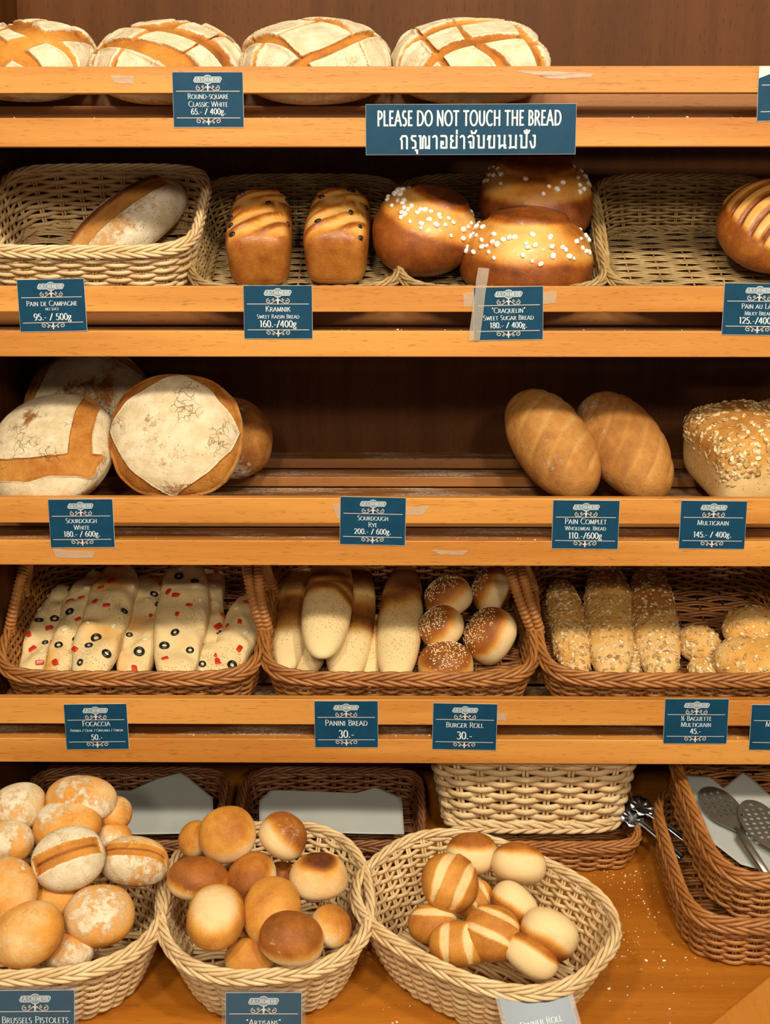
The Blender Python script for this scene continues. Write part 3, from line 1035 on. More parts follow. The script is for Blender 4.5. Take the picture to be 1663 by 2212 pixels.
def bake_bread(name, label, cat, shape, dims, rot, pos, mat, group=None, seed=1, N=24, kind=None, body='crust'):
    """a bread: a single mesh, or an Empty with its crust and toppings"""
    me, P, tone = body_mesh(name if kind is None else body, shape, dims, seed, N, M[mat])
    if kind is None:
        o = tag(link(name, me), label, cat, group)
        setm(o, rot, pos)
        return o
    root = thing(name, label, cat, group)
    setm(root, rot, pos)
    link(body, me, root)
    _, F = csphere(N)
    Nn = normals_of(P, F)
    d, _ = csphere(N)
    z = d[:, 2]
    area = np.zeros(len(P))
    q4 = P[F]
    fa = np.linalg.norm(np.cross(q4[:, 2]-q4[:, 0], q4[:, 3]-q4[:, 1]), axis=1)
    for kk in range(4):
        np.add.at(area, F[:, kk], fa)
    if kind == 'focaccia':
        m = ss(.15, .5, z)*ss(.99, .9, np.abs(P[:, 0])/P[:, 0].max())
        k = ['olive_slice', 'pepper_piece', 'pepper_piece', 'olive_slice', 'onion_piece', 'pepper_piece', 'onion_piece']
        ids = pick(P, Nn, m*area, 15, seed, .021)
        put_toppings(root, P, Nn, [(k[q % 7], i) for q, i in enumerate(ids)], seed)
    elif kind == 'raisins':
        ids = pick(P, Nn, ss(.5, .8, z)*(P[:, 1] < P[:, 1].max()*.8) + .12*(P[:, 1] < -P[:, 1].max()*.8), 9, seed, .022)
        put_toppings(root, P, Nn, [('raisin', i) for i in ids], seed)
    elif kind == 'sugar':
        c = unit(shape.__defaults__[0]) if shape.__defaults__ else unit((.22, .3, .93))
        a = np.arccos(np.clip(d @ c, -1, 1))
        m = ss(.75, .85, a)*ss(1.32, 1.2, a)*(.35+ss(-.2, .8, snoise(d, 2.2, seed)))
        ids = pick(P, Nn, m*area, 58, seed, .0068)
        put_toppings(root, P, Nn, [('sugar_pearl', i) for i in ids], seed)
    elif kind == 'sesame':
        mb = flakes(P, Nn, area*ss(.45, .85, z + .15*snoise(d, 3, seed)), 260, .0032, seed, .4, .6)
        o = obj('sesame_seeds', mb, M['sesame'], root)
        o['kind'] = 'stuff'
    elif kind == 'oats':
        big = max(dims)
        cnt = int(900*(big/.1)**1.2)
        if name == 'multigrain_loaf':
            m = ss(-.1, .55, P[:, 2]/P[:, 2].max() + .25*snoise(d, 4, seed))
            cnt = 760
        else:
            m = ss(-.25, .35, z + .25*snoise(P/.03, 1.2, seed))
            cnt = 430 if name == 'seeded_baguette' else 150
        mb = flakes(P, Nn, m*area, cnt, .0105 if name == 'multigrain_loaf' else .0085, seed, .20, .66)
        o = obj('oat_flakes', mb, M['oat'], root, True, np.concatenate(mb.tone))
        o['kind'] = 'stuff'
    return root

TOCAM = unit((0, -.92, .35))

# ---- top shelf: four grid-scored boules
GB = 'round floury loaves on the top shelf'
s0 = SHELF[0]
for k, (x0, x1, ytop, lab, rt) in enumerate([
        (-62, 212, 78, 'floury grid-scored round loaf on top shelf, cut by the left picture edge', 52),
        (211, 525, 70, 'floury grid-scored round loaf on top shelf, partly behind the classic white card', 62),
        (522, 844, 65, 'floury grid-scored round loaf on top shelf, between the classic white card and the big notice', 40),
        (844, 1177, 62, 'floury grid-scored round loaf at the right end of the top shelf row', 12)]):
    cx = (x0+x1)/2
    p = at_y(cx, 165, .155)
    w = (x1-x0)/ppm(p)
    hgt = .135
    # rest on the sloping slats
    q = np.array((p[0], .155, 0))
    zs = s0['p0'][2] + (q[1]-s0['p0'][1])*math.tan(s0['a'])
    p = np.array((p[0], .155, zs)) + s0['n']*(hgt/2*.62+.002)
    bake_bread('round_loaf', lab, 'bread', sh_boule(rt), (w, w*.98, hgt), frame(s0['n'] + np.array((0, -.05, 0)), (1, .1*k-.1, 0)), p, 'floury', GB, 11+k, 72)

# ---- second shelf
nA, uA = SHELF[1]['n'], SHELF[1]['u']
pF = SHELF[1]['p0'] + nA*.010                # basket floor plane
def on_floor(i, px, py, h):
    s = SHELF[i]
    return on_plane(px, py, s['p0'] + s['n']*(.010+h), s['n'])
bake_bread('country_batard', 'long rustic loaf with a dark split ridge, in the deep tan basket', 'bread', sh_campagne, (.235, .115, .095),
           frame(nA + np.array((-.12, -.35, .0)), (.62, .60, .42)), on_floor(1, 282, 486, .05), 'country', None, 21, 48)
GK = 'raisin loaves in the willow basket'
for k, (px, py, lab, rz) in enumerate([(563, 520, 'glazed raisin loaf standing left of its twin in the willow basket', 2), (731, 516, 'glazed raisin loaf standing right of its twin in the willow basket', -2)]):
    x = np.array((math.cos(R(rz)), 0, 0)) + uA*math.sin(R(rz))
    bake_bread('raisin_loaf', lab, 'bread', sh_kramnik, (.104, .195, .092), frame(nA, x), on_floor(1, px, py, .048), 'glazed', GK, 31+k, 56, 'raisins')
GC = 'sugar buns in the willow basket'
for k, (px, py, h, w, top, cap, lab) in enumerate([
        (916, 503, .072, 222, (-.05, -.62, .78), (.42, .42, .80), 'dark-capped sugar bun at left of the three, beside the raisin loaves'),
        (1158, 440, .085, 248, (.08, -.50, .86), (-.05, .40, .90), 'dark-capped sugar bun at the back, behind the other two buns'),
        (1135, 580, .036, 284, (.02, -.22, .97), (.02, .02, 1.0), 'sugar bun with a paler cap, in front just above the taped card')]):
    p = on_floor(1, px, py, h) if k < 2 else at_y(px, py, .130)
    w = w/ppm(p)
    f = sh_craquelin(cap, .80 if k < 2 else .45)
    f.__defaults__ = None
    def g(d, h_, seed, cap=cap, f=f):
        return f(d, h_, seed)
    g.__defaults__ = (cap, f)
    bake_bread('sugar_bun', lab, 'bread', g, (w, w, w*(.80 if k < 2 else .90)), frame(top, (1, 0, 0)), p, 'glazed', GC, 41+3*k, 48, 'sugar')
p = on_floor(1, 1668, 492, .075)
bake_bread('milk_bread', 'round glossy milk loaf with parallel slashes, cut by the right picture edge', 'bread', sh_lait, (.178, .178, .125),
           frame((-.10, -.68, .70), (.80, .10, .52)), p, 'glazed', None, 51, 64)

# ---- third shelf
p3, n3, u3 = SHELF[2]['p0'], SHELF[2]['n'], SHELF[2]['u']
GS = 'floury sourdough loaves on the third shelf'
bake_bread('sourdough_loaf', 'big round sourdough propped upright, pale diamond facing out', 'bread', sh_sourdough('diamond', .5), (.217, .212, .115),
           frame((.02, -.86, .42), (1, 0, -.03)), at_y(383, 944, .105), 'sourdough', GS, 61, 110)
bake_bread('sourdough_loaf', 'big sourdough leaning at far left in front, brown cross cuts on its floury crust', 'bread', sh_sourdough('cut', 1.0), (.215, .225, .125),
           frame((-.12, -.66, .74), (1, -.1, .08)), at_y(114, 978, .115), 'sourdough', GS, 64, 110)
bake_bread('sourdough_loaf', 'big sourdough in the shade at back left, standing behind the two front ones', 'bread', sh_sourdough('diamond', .9), (.225, .220, .11),
           frame((.05, -.86, .44), (.82, 0, .5)), at_y(192, 884, .300), 'sourdough', GS, 67, 64)
bake_bread('rye_loaf', 'dark rye loaf peeking out behind the upright sourdough', 'bread', sh_rye, (.150, .19, .12),
           frame((.2, -.3, .9), (1, .1, 0)), at_y(500, 945, .235), 'country', None, 71, 32)
GW = 'wholemeal loaves on the third shelf'
for k, (px, py, Y, lab) in enumerate([(1192, 962, .150, 'long brown wholemeal loaf end-on, left of its twin on bare slats'), (1347, 967, .160, 'long brown wholemeal loaf end-on, right of its twin, nearer the oat loaf')]):
    bake_bread('wholemeal_loaf', lab, 'bread', sh_wholemeal, (.250, .138, .128), frame((.30, -.45, .84), (-.30, .72, .50)) , at_y(px, py, Y), 'wholemeal', GW, 81+k, 48)
GM = 'oat-topped tin loaves'
bake_bread('multigrain_loaf', 'block-shaped tin loaf crusted with oats, front one at right edge', 'bread', sh_tin, (.150, .20, .118),
           frame(n3 + np.array((-.05, -.05, 0)), (1, .22, 0)), at_y(1602, 985, .130), 'soft', GM, 91, 48, 'oats')
bake_bread('multigrain_loaf', 'oat-crusted tin loaf behind, mostly cut off by the right picture edge', 'bread', sh_tin, (.13, .16, .118),
           frame(n3, (1, .1, 0)), at_y(1716, 962, .270), 'soft', GM, 93, 40, 'oats')

# ---- fourth shelf
n4, u4 = SHELF[3]['n'], SHELF[3]['u']
def long_on(i, x0, y0, x1, y1, h, rise=0.0):
    """two ends in the picture, both lying on the basket floor lifted by h -> centre, axis, length"""
    a = on_floor(i, x0, y0, h)
    b = on_floor(i, x1, y1, h + rise)
    return (a+b)/2, unit(b-a), np.linalg.norm(b-a)
def long_bread(name, label, cat, shape, ends, width, hgt, h, mat, group, seed, kind=None, rise=0.0, N=44, roll=0.0, extra=0.0):
    c, ax, L = long_on(3, *ends, h, rise)
    rot = frame(n4 + np.array((roll, 0, 0)), ax)
    w = width/ppm(c)
    return bake_bread(name, label, cat, shape, (L+extra, w, hgt), rot, c, mat, group, seed, N, kind)
GF = 'topped focaccia in the left brown basket'
for k, (ends, w, h, lab) in enumerate([
        ((62, 1462, 150, 1272), 84, .020, 'olive-topped focaccia lying lowest at left against the basket side'),
        ((118, 1466, 214, 1240), 84, .038, 'focaccia with few toppings, second from left in its basket'),
        ((192, 1470, 262, 1222), 106, .056, 'broad olive-studded focaccia, third from left, lying on top'),
        ((284, 1474, 334, 1240), 92, .030, 'focaccia lying lower, in the middle between two raised ones'),
        ((382, 1474, 405, 1216), 108, .056, 'broad golden-edged focaccia, lying raised right of the middle'),
        ((438, 1474, 458, 1226), 78, .028, 'focaccia half hidden under the golden-edged one'),
        ((478, 1470, 556, 1286), 92, .026, 'herbed focaccia at right end of the basket beside the handle')]):
    long_bread('focaccia', lab, 'bread', sh_focaccia, ends, w, .046, h, 'soft', GF, 101+k*3, 'focaccia')
GP = 'panini breads in the middle brown basket'
for k, (ends, w, hg, h, b, lab) in enumerate([
        ((615, 1452, 655, 1212), 90, .052, .032, ((-.10, .27), (1.0, .15)), 'banded panini roll at far left of the middle basket'),
        ((692, 1424, 722, 1200), 106, .058, .082, ((.26, .19), (.05, .08)), 'pale-ended panini roll lying on top of two others'),
        ((745, 1476, 768, 1212), 104, .056, .034, ((-.08, .21), (.62, .24)), 'panini roll lying under the topmost one, to its right'),
        ((852, 1478, 876, 1222), 96, .056, .040, ((.28, .20), (.86, .22)), 'panini roll lying straight, next to the burger rolls'),
        ((655, 1464, 690, 1340), 70, .045, .018, ((.5, .2),), 'panini roll mostly buried, tip showing between two panini'),
        ((796, 1474, 812, 1330), 60, .045, .018, ((.5, .2),), 'panini roll mostly buried left of the straight one')]):
    long_bread('panini_roll', lab, 'bread', sh_panini(b), ends, w, hg, h, 'soft', GP, 131+k*3)
GR = 'burger rolls in the middle brown basket'
def roll4(name, label, shape, px, py, h, w, l, hg, top, axis, mat, group, seed, kind=None, N=28):
    p = on_floor(3, px, py, h)
    s = ppm(p)
    return bake_bread(name, label, 'bread', shape, (w/s, l/s, hg/s), frame(top, axis), p, mat, group, seed, N, kind)
_br = sh_roll((.02, .78), (-.05, .55), .08, .86, .8, lump=.05)
def BR(d, h, seed):
    p, t = _br(d, h, seed)
    t[:, 0] = np.maximum(t[:, 0], .82*ss(-.50, -.68, d[:, 2]))
    return p, t
for k, (px, py, h, w, l, hg, top, ax, lab) in enumerate([
        (970, 1292, .075, 104, 104, 92, (-.55, -.20, .80), (1, 0, .3), 'burger roll at back left of the five, dark top'),
        (1066, 1276, .075, 100, 96, 92, (-.75, .05, .35), (.3, 0, 1), 'burger roll at back right, pale side showing by the handle'),
        (956, 1358, .055, 100, 100, 96, (-.65, -.25, .70), (1, 0, .5), 'burger roll in the middle row, beside the straight panini'),
        (1062, 1372, .050, 120, 112, 104, (-.60, -.25, .45), (1, .3, .6), 'burger roll tipped over, its dark base edge facing right'),
        (962, 1436, .032, 122, 114, 92, (-.05, -.30, .95), (1, 0, 0), 'sesame burger roll in front, dome up above the burger roll card')]):
    roll4('burger_roll', lab, BR, px, py, h, w, l, hg, top, ax, 'roll', GR, 161+k*3, 'sesame')
GB2 = 'seeded baguettes in the right brown basket'
for k, (ends, w, h, lab) in enumerate([
        ((1250, 1466, 1208, 1258), 84, .030, 'shorter oat-covered baguette at the left of the three'),
        ((1322, 1470, 1308, 1216), 106, .040, 'pale oat-covered baguette in the middle of the three'),
        ((1432, 1476, 1396, 1226), 102, .038, 'oat-covered baguette at the right of three, by the oat rolls'),
        ((1368, 1472, 1360, 1380), 50, .014, 'baguette end peeking out underneath the seeded ones')]):
    long_bread('seeded_baguette', lab, 'bread', sh_baguette, ends, w, .055, h, 'soft', GB2, 181+k*3, 'oats')
GO = 'oat rolls in the right brown basket'
for k, (px, py, h, w, l, hg, lab) in enumerate([
        (1509, 1394, .040, 92, 92, 78, 'small dark oat roll nearest the baguettes'),
        (1628, 1362, .062, 138, 120, 92, 'oat roll at the back, cut by right picture edge'),
        (1622, 1430, .052, 162, 130, 92, 'pale oat roll in front, cut by the right picture edge'),
        (1528, 1448, .022, 84, 84, 60, 'oat roll lying low in front, partly under the pale one')]):
    roll4('oat_roll', lab, sh_oatroll, px, py, h, w, l, hg, (-.05, -.35, .93), (1, 0, 0), 'soft', GO, 201+k*3, 'oats')

# ---- counter rolls
def croll(name, label, shape, px, py, h, w, l, hg, top, axis, mat, group, seed, N=30):
    p = on_counter(px, py, RIMH + h)
    s = ppm(p)
    return bake_bread(name, label, 'bread', shape, (w/s, l/s, hg/s), frame(top, axis), p, mat, group, seed, N)
GQ = 'floury rolls in the left oval basket'
up = (0, -.45, .9)
for k, (px, py, h, w, l, hg, top, ax, sp, fl, lab) in enumerate([
        (38, 1746, .095, 122, 120, 96, (-.1, -.35, .93), (1, 0, -.2), 0, .42, 'floury roll topmost at the left picture edge'),
        (176, 1728, .105, 150, 116, 96, (.1, -.30, .95), (1, 0, .1), 0, .45, 'broad floury roll topmost of the heap, near the crumpled paper'),
        (147, 1782, .085, 148, 124, 104, (-.1, -.45, .88), (1, 0, .35), 0, .42, 'floury roll just behind the boldly split one'),
        (146, 1858, .080, 158, 140, 104, (.10, -.72, .68), (.86, .1, .40), 1, .5, 'white floured roll with one bold brown split, centre of heap'),
        (292, 1862, .050, 150, 112, 100, (.05, -.45, .88), (1, 0, -.12), .45, .42, 'white floured roll hanging over the right rim of its basket'),
        (18, 1823, .075, 112, 104, 90, (-.05, -.40, .9), (1, 0, -.2), 0, .45, 'floury roll at left edge, second from the top'),
        (14, 1924, .062, 136, 144, 104, (-.05, -.55, .8), (1, 0, .3), 0, .30, 'smooth golden floury roll at left edge, middle height'),
        (62, 2020, .035, 150, 138, 104, (-.10, -.55, .8), (1, 0, .5), 0, .34, 'brown-bellied floury roll at lower left front'),
        (211, 1980, .022, 154, 142, 104, (.05, -.60, .8), (1, 0, .1), 0, .38, 'wide floury roll at lower right front, leaning on the rim'),
        (248, 1760, .075, 70, 84, 70, (.3, -.3, .9), (1, 0, -.3), 0, .20, 'small brown roll tucked behind the topmost one'),
        (246, 1812, .055, 76, 70, 60, (.1, -.4, .9), (1, 0, 0), 0, .42, 'pale crusty roll tucked behind the overhanging one'),
        (120, 1946, .022, 100, 90, 80, (.0, -.4, .9), (1, 0, 0), 0, .20, 'shaded roll deep in the heap under the split one'),
        (150, 2060, -.012, 110, 92, 80, (.0, -.4, .9), (1, 0, 0), 0, .36, 'floury roll low at the front rim, under two others')]):
    croll('floury_roll', lab, sh_pistolet(sp, fl, .30), px, py, h, w, l, hg, top, ax, 'floury', GQ, 221+k*7, 36)
GA = 'smooth rolls in the middle oval basket'
RA = [sh_roll((.04, .54), (-.30, .70), .24, lump=.05), sh_roll((.02, .74), (-.10, .50), .22, lump=.05), sh_roll((.04, .34), (-.1, .9), .14, spot=.70), sh_roll((.54, .05), (.30, 1.02), .20)]
for k, (px, py, h, w, l, hg, top, ax, si, lab) in enumerate([
        (424, 1815, .045, 74, 86, 72, (-.6, -.2, .6), (1, 0, .3), 0, 'small pale roll half hidden at the back left'),
        (493, 1806, .075, 122, 122, 108, (-.25, -.50, .80), (1, 0, .2), 0, 'round pale golden roll with a flour smear, topmost at back'),
        (608, 1812, .070, 104, 130, 104, (.55, .10, .80), (.9, 0, -.4), 1, 'upright roll at the back with a dark brown right side'),
        (427, 1904, .040, 132, 108, 100, (.1, -.05, .98), (1, 0, -.05), 1, 'brown-topped roll resting on left rim of its basket'),
        (545, 1900, .035, 112, 120, 100, (-.45, -.25, .85), (1, 0, .5), 1, 'brown roll in the middle of the heap, partly covered'),
        (465, 1984, .050, 126, 172, 108, (-.02, -.30, .95), (1, 0, 0), 3, 'large egg-shaped pale roll at the front left'),
        (588, 1966, .040, 124, 150, 104, (.10, -.60, .80), (1, 0, -.1), 0, 'golden egg-shaped roll at heap centre, behind the front one'),
        (688, 1899, .042, 128, 120, 108, (-.05, -.10, 1.0), (1, 0, -.1), 2, 'pale roll with a dark burnt spot on top, at right'),
        (630, 2030, .032, 142, 124, 112, (.12, -.40, .9), (1, 0, -.2), 1, 'shiny brown roll with white flecks, front right by the rim'),
        (712, 2006, .016, 92, 108, 92, (.5, .0, .55), (.7, 0, .7), 0, 'small roll at right against inner weave, pale end up'),
        (538, 2072, -.008, 104, 90, 80, (0, -.4, .9), (1, 0, 0), 0, 'roll low at front, only its top above the rim'),
        (608, 1892, .004, 60, 60, 50, (0, -.4, .9), (1, 0, 0), 1, 'deep roll showing as a sliver beside the burnt-spot one'),
        (522, 2010, -.010, 80, 80, 70, (0, -.4, .9), (1, 0, 0), 0, 'deep roll showing between the egg-shaped ones')]):
    croll('smooth_roll', lab, RA[si], px, py, h, w, l, hg, top, ax, 'roll', GA, 321+k*7)
GD = 'dinner rolls in the right oval basket'
D0, D1 = sh_slashed(28), sh_slashed(70)
DP = sh_roll((.01, .74), (.15, .60), .06, .88, .85)
for k, (px, py, h, w, l, hg, top, ax, shp, lab) in enumerate([
        (1018, 1848, .030, 110, 104, 96, (-.05, .30, .95), (1, 0, -.1), DP, 'dinner roll at the back, brown top and pale lower half'),
        (1120, 1868, .035, 122, 98, 96, (.15, .55, .70), (1, 0, -.18), DP, 'pale dinner roll at back right, underside facing out'),
        (972, 1908, .038, 124, 128, 108, (.18, -.62, .75), (1, 0, .15), sh_slashed(-32, (-.42, .36), .17), 'large slashed dinner roll at left, two pale cuts'),
        (1018, 1942, -.005, 96, 92, 80, (0, -.3, .9), (1, 0, 0), D0, 'shaded dinner roll beneath the large slashed one'),
        (1112, 1952, .008, 112, 92, 92, (-.65, -.45, -.60), (1, 0, -.35), DP, 'pale dinner roll in the middle with a brown left edge'),
        (934, 1996, -.010, 106, 84, 84, (-.10, -.50, .85), (1, 0, .1), sh_slashed(80, (.1,), .2), 'dinner roll low at left with one pale cut'),
        (992, 2040, -.012, 134, 96, 92, (-.05, -.60, .80), (.86, .2, -.35), sh_slashed(0, (-.45, .25), .17), 'dinner roll at the front left with pale cuts'),
        (1062, 2018, .000, 124, 124, 100, (.0, -.55, .85), (1, 0, -.25), D1, 'dinner roll front centre with curved pale cuts'),
        (1186, 2014, .005, 128, 122, 112, (-.50, -.50, -.75), (1, 0, .1), DP, 'pale round dinner roll at right, brown rim below'),
        (1146, 2068, -.012, 122, 82, 90, (.35, .2, .5), (1, 0, .45), DP, 'pale dinner roll at the front rim, lying on its side')]):
    croll('dinner_roll', lab, shp, px, py, h, w, l, hg, top, ax, 'roll', GD, 421+k*7)

# ------------------------------------------------------------------ lettering built from strokes
def arc(cx, cy, rx, ry, a0, a1, n=14):
    t = np.linspace(R(a0), R(a1), n)
    return [(cx+rx*math.cos(q), cy+ry*math.sin(q)) for q in t]
GL = {
 'A': (.80, [[(.02, 0), (.41, 1)], [(.39, 1), (.78, 0)], [(.17, .34), (.62, .34)]]),
 'B': (.62, [[(.12, 0), (.12, 1)], [(.12, .97)]+arc(.27, .75, .24, .22, 90, -90)+[(.12, .53)], [(.12, .53)]+arc(.30, .28, .28, .25, 90, -90)+[(.12, .03)]]),
 'C': (.78, [arc(.46, .5, .42, .50, 48, 312, 22)]),
 'D': (.84, [[(.12, 0), (.12, 1)], [(.12, .97)]+arc(.34, .5, .44, .47, 90, -90, 18)+[(.12, .03)]]),
 'E': (.56, [[(.12, 0), (.12, 1)], [(.12, .97), (.50, .97)], [(.12, .52), (.44, .52)], [(.12, .03), (.52, .03)]]),
 'F': (.54, [[(.12, 0), (.12, 1)], [(.12, .97), (.50, .97)], [(.12, .52), (.44, .52)]]),
 'G': (.84, [arc(.46, .5, .42, .50, 48, 318, 22), [(.77, .42), (.77, .06)]]),
 'H': (.82, [[(.12, 0), (.12, 1)], [(.70, 0), (.70, 1)], [(.12, .51), (.70, .51)]]),
 'I': (.28, [[(.14, 0), (.14, 1)]]),
 'J': (.36, [[(.24, 1), (.24, .05)]+arc(.10, .05, .14, .20, 0, -80, 6)]),
 'K': (.74, [[(.12, 0), (.12, 1)], [(.62, 1), (.14, .50)], [(.26, .60), (.70, 0)]]),
 'L': (.56, [[(.12, 0), (.12, 1)], [(.12, .03), (.53, .03)]]),
 'M': (.96, [[(.08, 0), (.16, 1)], [(.16, 1), (.48, .04)], [(.48, .04), (.80, 1)], [(.80, 1), (.88, 0)]]),
 'N': (.84, [[(.12, 0), (.12, 1)], [(.12, 1), (.72, 0)], [(.72, 0), (.72, 1)]]),
 'O': (.94, [arc(.47, .5, .43, .50, 0, 360, 28)]),
 'P': (.60, [[(.12, 0), (.12, 1)], [(.12, .97)]+arc(.29, .72, .27, .25, 90, -90)+[(.12, .47)]]),
 'Q': (.94, [arc(.47, .5, .43, .50, 0, 360, 28), [(.45, .02), (.68, -.14), (.98, -.18)]]),
 'R': (.68, [[(.12, 0), (.12, 1)], [(.12, .97)]+arc(.29, .73, .25, .24, 90, -90)+[(.12, .49)], [(.32, .49), (.66, 0)]]),
 'S': (.54, [arc(.27, .745, .20, .245, 42, 265, 14)+arc(.26, .26, .22, .255, 80, -140, 14)]),
 'T': (.68, [[(.34, 0), (.34, 1)], [(.03, .97), (.65, .97)]]),
 'U': (.80, [[(.12, 1), (.12, .35)]+arc(.40, .33, .28, .32, 180, 360, 14)+[(.68, 1)]]),
 'V': (.78, [[(.02, 1), (.40, 0)], [(.38, 0), (.76, 1)]]),
 'W': (1.10, [[(.02, 1), (.30, 0)], [(.30, 0), (.55, .95)], [(.55, .95), (.80, 0)], [(.80, 0), (1.08, 1)]]),
 'X': (.74, [[(.04, 1), (.70, 0)], [(.68, 1), (.04, 0)]]),
 'Y': (.72, [[(.02, 1), (.36, .48)], [(.70, 1), (.36, .48)], [(.36, .5), (.36, 0)]]),
 'Z': (.66, [[(.04, .97), (.60, .97)], [(.60, .97), (.04, .03)], [(.04, .03), (.62, .03)]]),
 '0': (.60, [arc(.30, .5, .24, .50, 0, 360, 24)]),
 '1': (.42, [[(.22, 0), (.22, 1)], [(.22, 1), (.08, .86)]]),
 '2': (.58, [arc(.28, .70, .22, .30, 160, -25, 12)+[(.06, .03)], [(.06, .04), (.54, .04)]]),
 '3': (.56, [arc(.26, .75, .20, .25, 150, -80, 12), arc(.26, .26, .24, .27, 80, -150, 12)]),
 '4': (.60, [[(.42, 0), (.42, 1)], [(.42, 1), (.03, .30)], [(.03, .28), (.58, .28)]]),
 '5': (.56, [[(.48, .97), (.14, .97)], [(.14, .97), (.11, .55)], [(.11, .55)]+arc(.25, .30, .24, .31, 100, -150, 14)]),
 '6': (.58, [arc(.46, .30, .40, .72, 92, 180, 10), arc(.29, .31, .23, .31, 0, 360, 20)]),
 '8': (.58, [arc(.29, .76, .19, .24, 0, 360, 18), arc(.29, .26, .23, .27, 0, 360, 20)]),
 '9': (.58, [arc(.29, .69, .23, .31, 0, 360, 20), arc(.12, .70, .40, .72, 0, -88, 10)]),
 'g': (.52, [arc(.23, .47, .17, .20, 0, 360, 16), [(.33, .62), (.48, .68)], arc(.23, -.10, .20, .16, 0, 360, 16), [(.15, .28), (.10, .14), (.22, .06)]]),
 '.': (.26, [[(.13, -.01), (.13, .13)]]),
 '-': (.42, [[(.06, .36), (.36, .36)]]),
 '/': (.50, [[(.04, -.06), (.46, 1.04)]]),
 '"': (.36, [[(.10, 1.02), (.10, .78)], [(.24, 1.02), (.24, .78)]]),
 '`': (.30, [[(.02, 1.24), (.20, 1.08)]]),
 '½': (.74, [[(.14, .52), (.14, 1)], [(.06, -.02), (.62, 1.02)], arc(.54, .36, .11, .13, 160, -25, 8)+[(.44, .02)], [(.44, .02), (.68, .02)]]),
 # Thai letters
 'ก': (.62, [[(.12, 0), (.12, .60), (.03, .72), (.16, .95), (.44, .95), (.52, .82), (.52, 0)]]),
 'ร': (.48, [[(.42, .95), (.14, .95), (.08, .80), (.16, .64), (.34, .58), (.40, .46), (.40, .08), (.16, .06)]]),
 'ุ': (.0, [[(-.26, -.12), (-.12, -.12), (-.12, -.36)]]),
 'ณ': (.92, [[(.02, .95), (.14, .95), (.14, 0)], [(.14, .05), (.32, .05), (.32, .80), (.42, .95), (.54, .80), (.54, .05), (.66, .05), (.82, .24)], [(.82, .95), (.82, .0)]]),
 'า': (.42, [[(.02, .86), (.14, .95), (.24, .95), (.32, .82), (.32, 0)]]),
 'อ': (.60, [[(.22, .30), (.22, .52), (.08, .52), (.08, .06), (.50, .06), (.50, .82), (.42, .95), (.06, .95)]]),
 'ย': (.62, [[(.22, .95), (.08, .95), (.08, .66), (.24, .58), (.08, .46), (.08, .06), (.52, .06), (.52, .98)]]),
 '่': (.0, [[(-.26, 1.12), (-.26, 1.38)]]),
 'จ': (.56, [[(.04, .84), (.16, .95), (.36, .95), (.46, .82), (.46, .06), (.24, .06), (.24, .48), (.10, .48)]]),
 'ั': (.0, [[(-.44, 1.32), (-.40, 1.16), (-.16, 1.16), (-.06, 1.36)]]),
 'บ': (.64, [[(.02, .95), (.14, .95), (.14, .06), (.54, .06), (.54, .98)]]),
 'ข': (.64, [[(.04, .66), (.10, .92), (.24, .92), (.16, .60), (.16, .06), (.54, .06), (.54, .98)]]),
 'น': (.70, [[(.02, .95), (.14, .95), (.14, 0)], [(.14, .05), (.34, .22), (.64, .22)], [(.54, .98), (.54, .04), (.66, .04)]]),
 'ม': (.68, [[(.02, .95), (.14, .95), (.14, .04), (.04, .04)], [(.14, .06), (.56, .10)], [(.56, .98), (.56, .0)]]),
 'ป': (.64, [[(.02, .95), (.14, .95), (.14, .06), (.54, .06), (.54, 1.40)]]),
 'ง': (.48, [[(.02, .52), (.16, .06), (.30, .06), (.38, .22), (.38, .95), (.24, .95)]]),
}
_sz = [0]
def stroke(mb, pts, wfun, z):
    P = np.asarray(pts, float)
    _sz[0] = (_sz[0]+1) % 64              # neighbouring strokes never share a plane
    z = z + _sz[0]*5e-6
    if len(P) < 2:
        return
    t = np.gradient(P, axis=0)
    t /= np.linalg.norm(t, axis=1)[:, None] + 1e-9
    n = np.stack([-t[:, 1], t[:, 0]], 1)
    w = np.array([wfun(a, b) for a, b in t])[:, None]/2
    k = len(P)
    V = np.concatenate([P+n*w, P-n*w])
    i = np.arange(k-1)
    F = np.stack([i, i+k, i+k+1, i+1], 1)
    mb.add(np.column_stack([V, np.full(2*k, z)]), F)
def sharp(pts):                              # split a polyline into straight pieces with square joints
    return [[a, b] for a, b in zip(pts[:-1], pts[1:])]
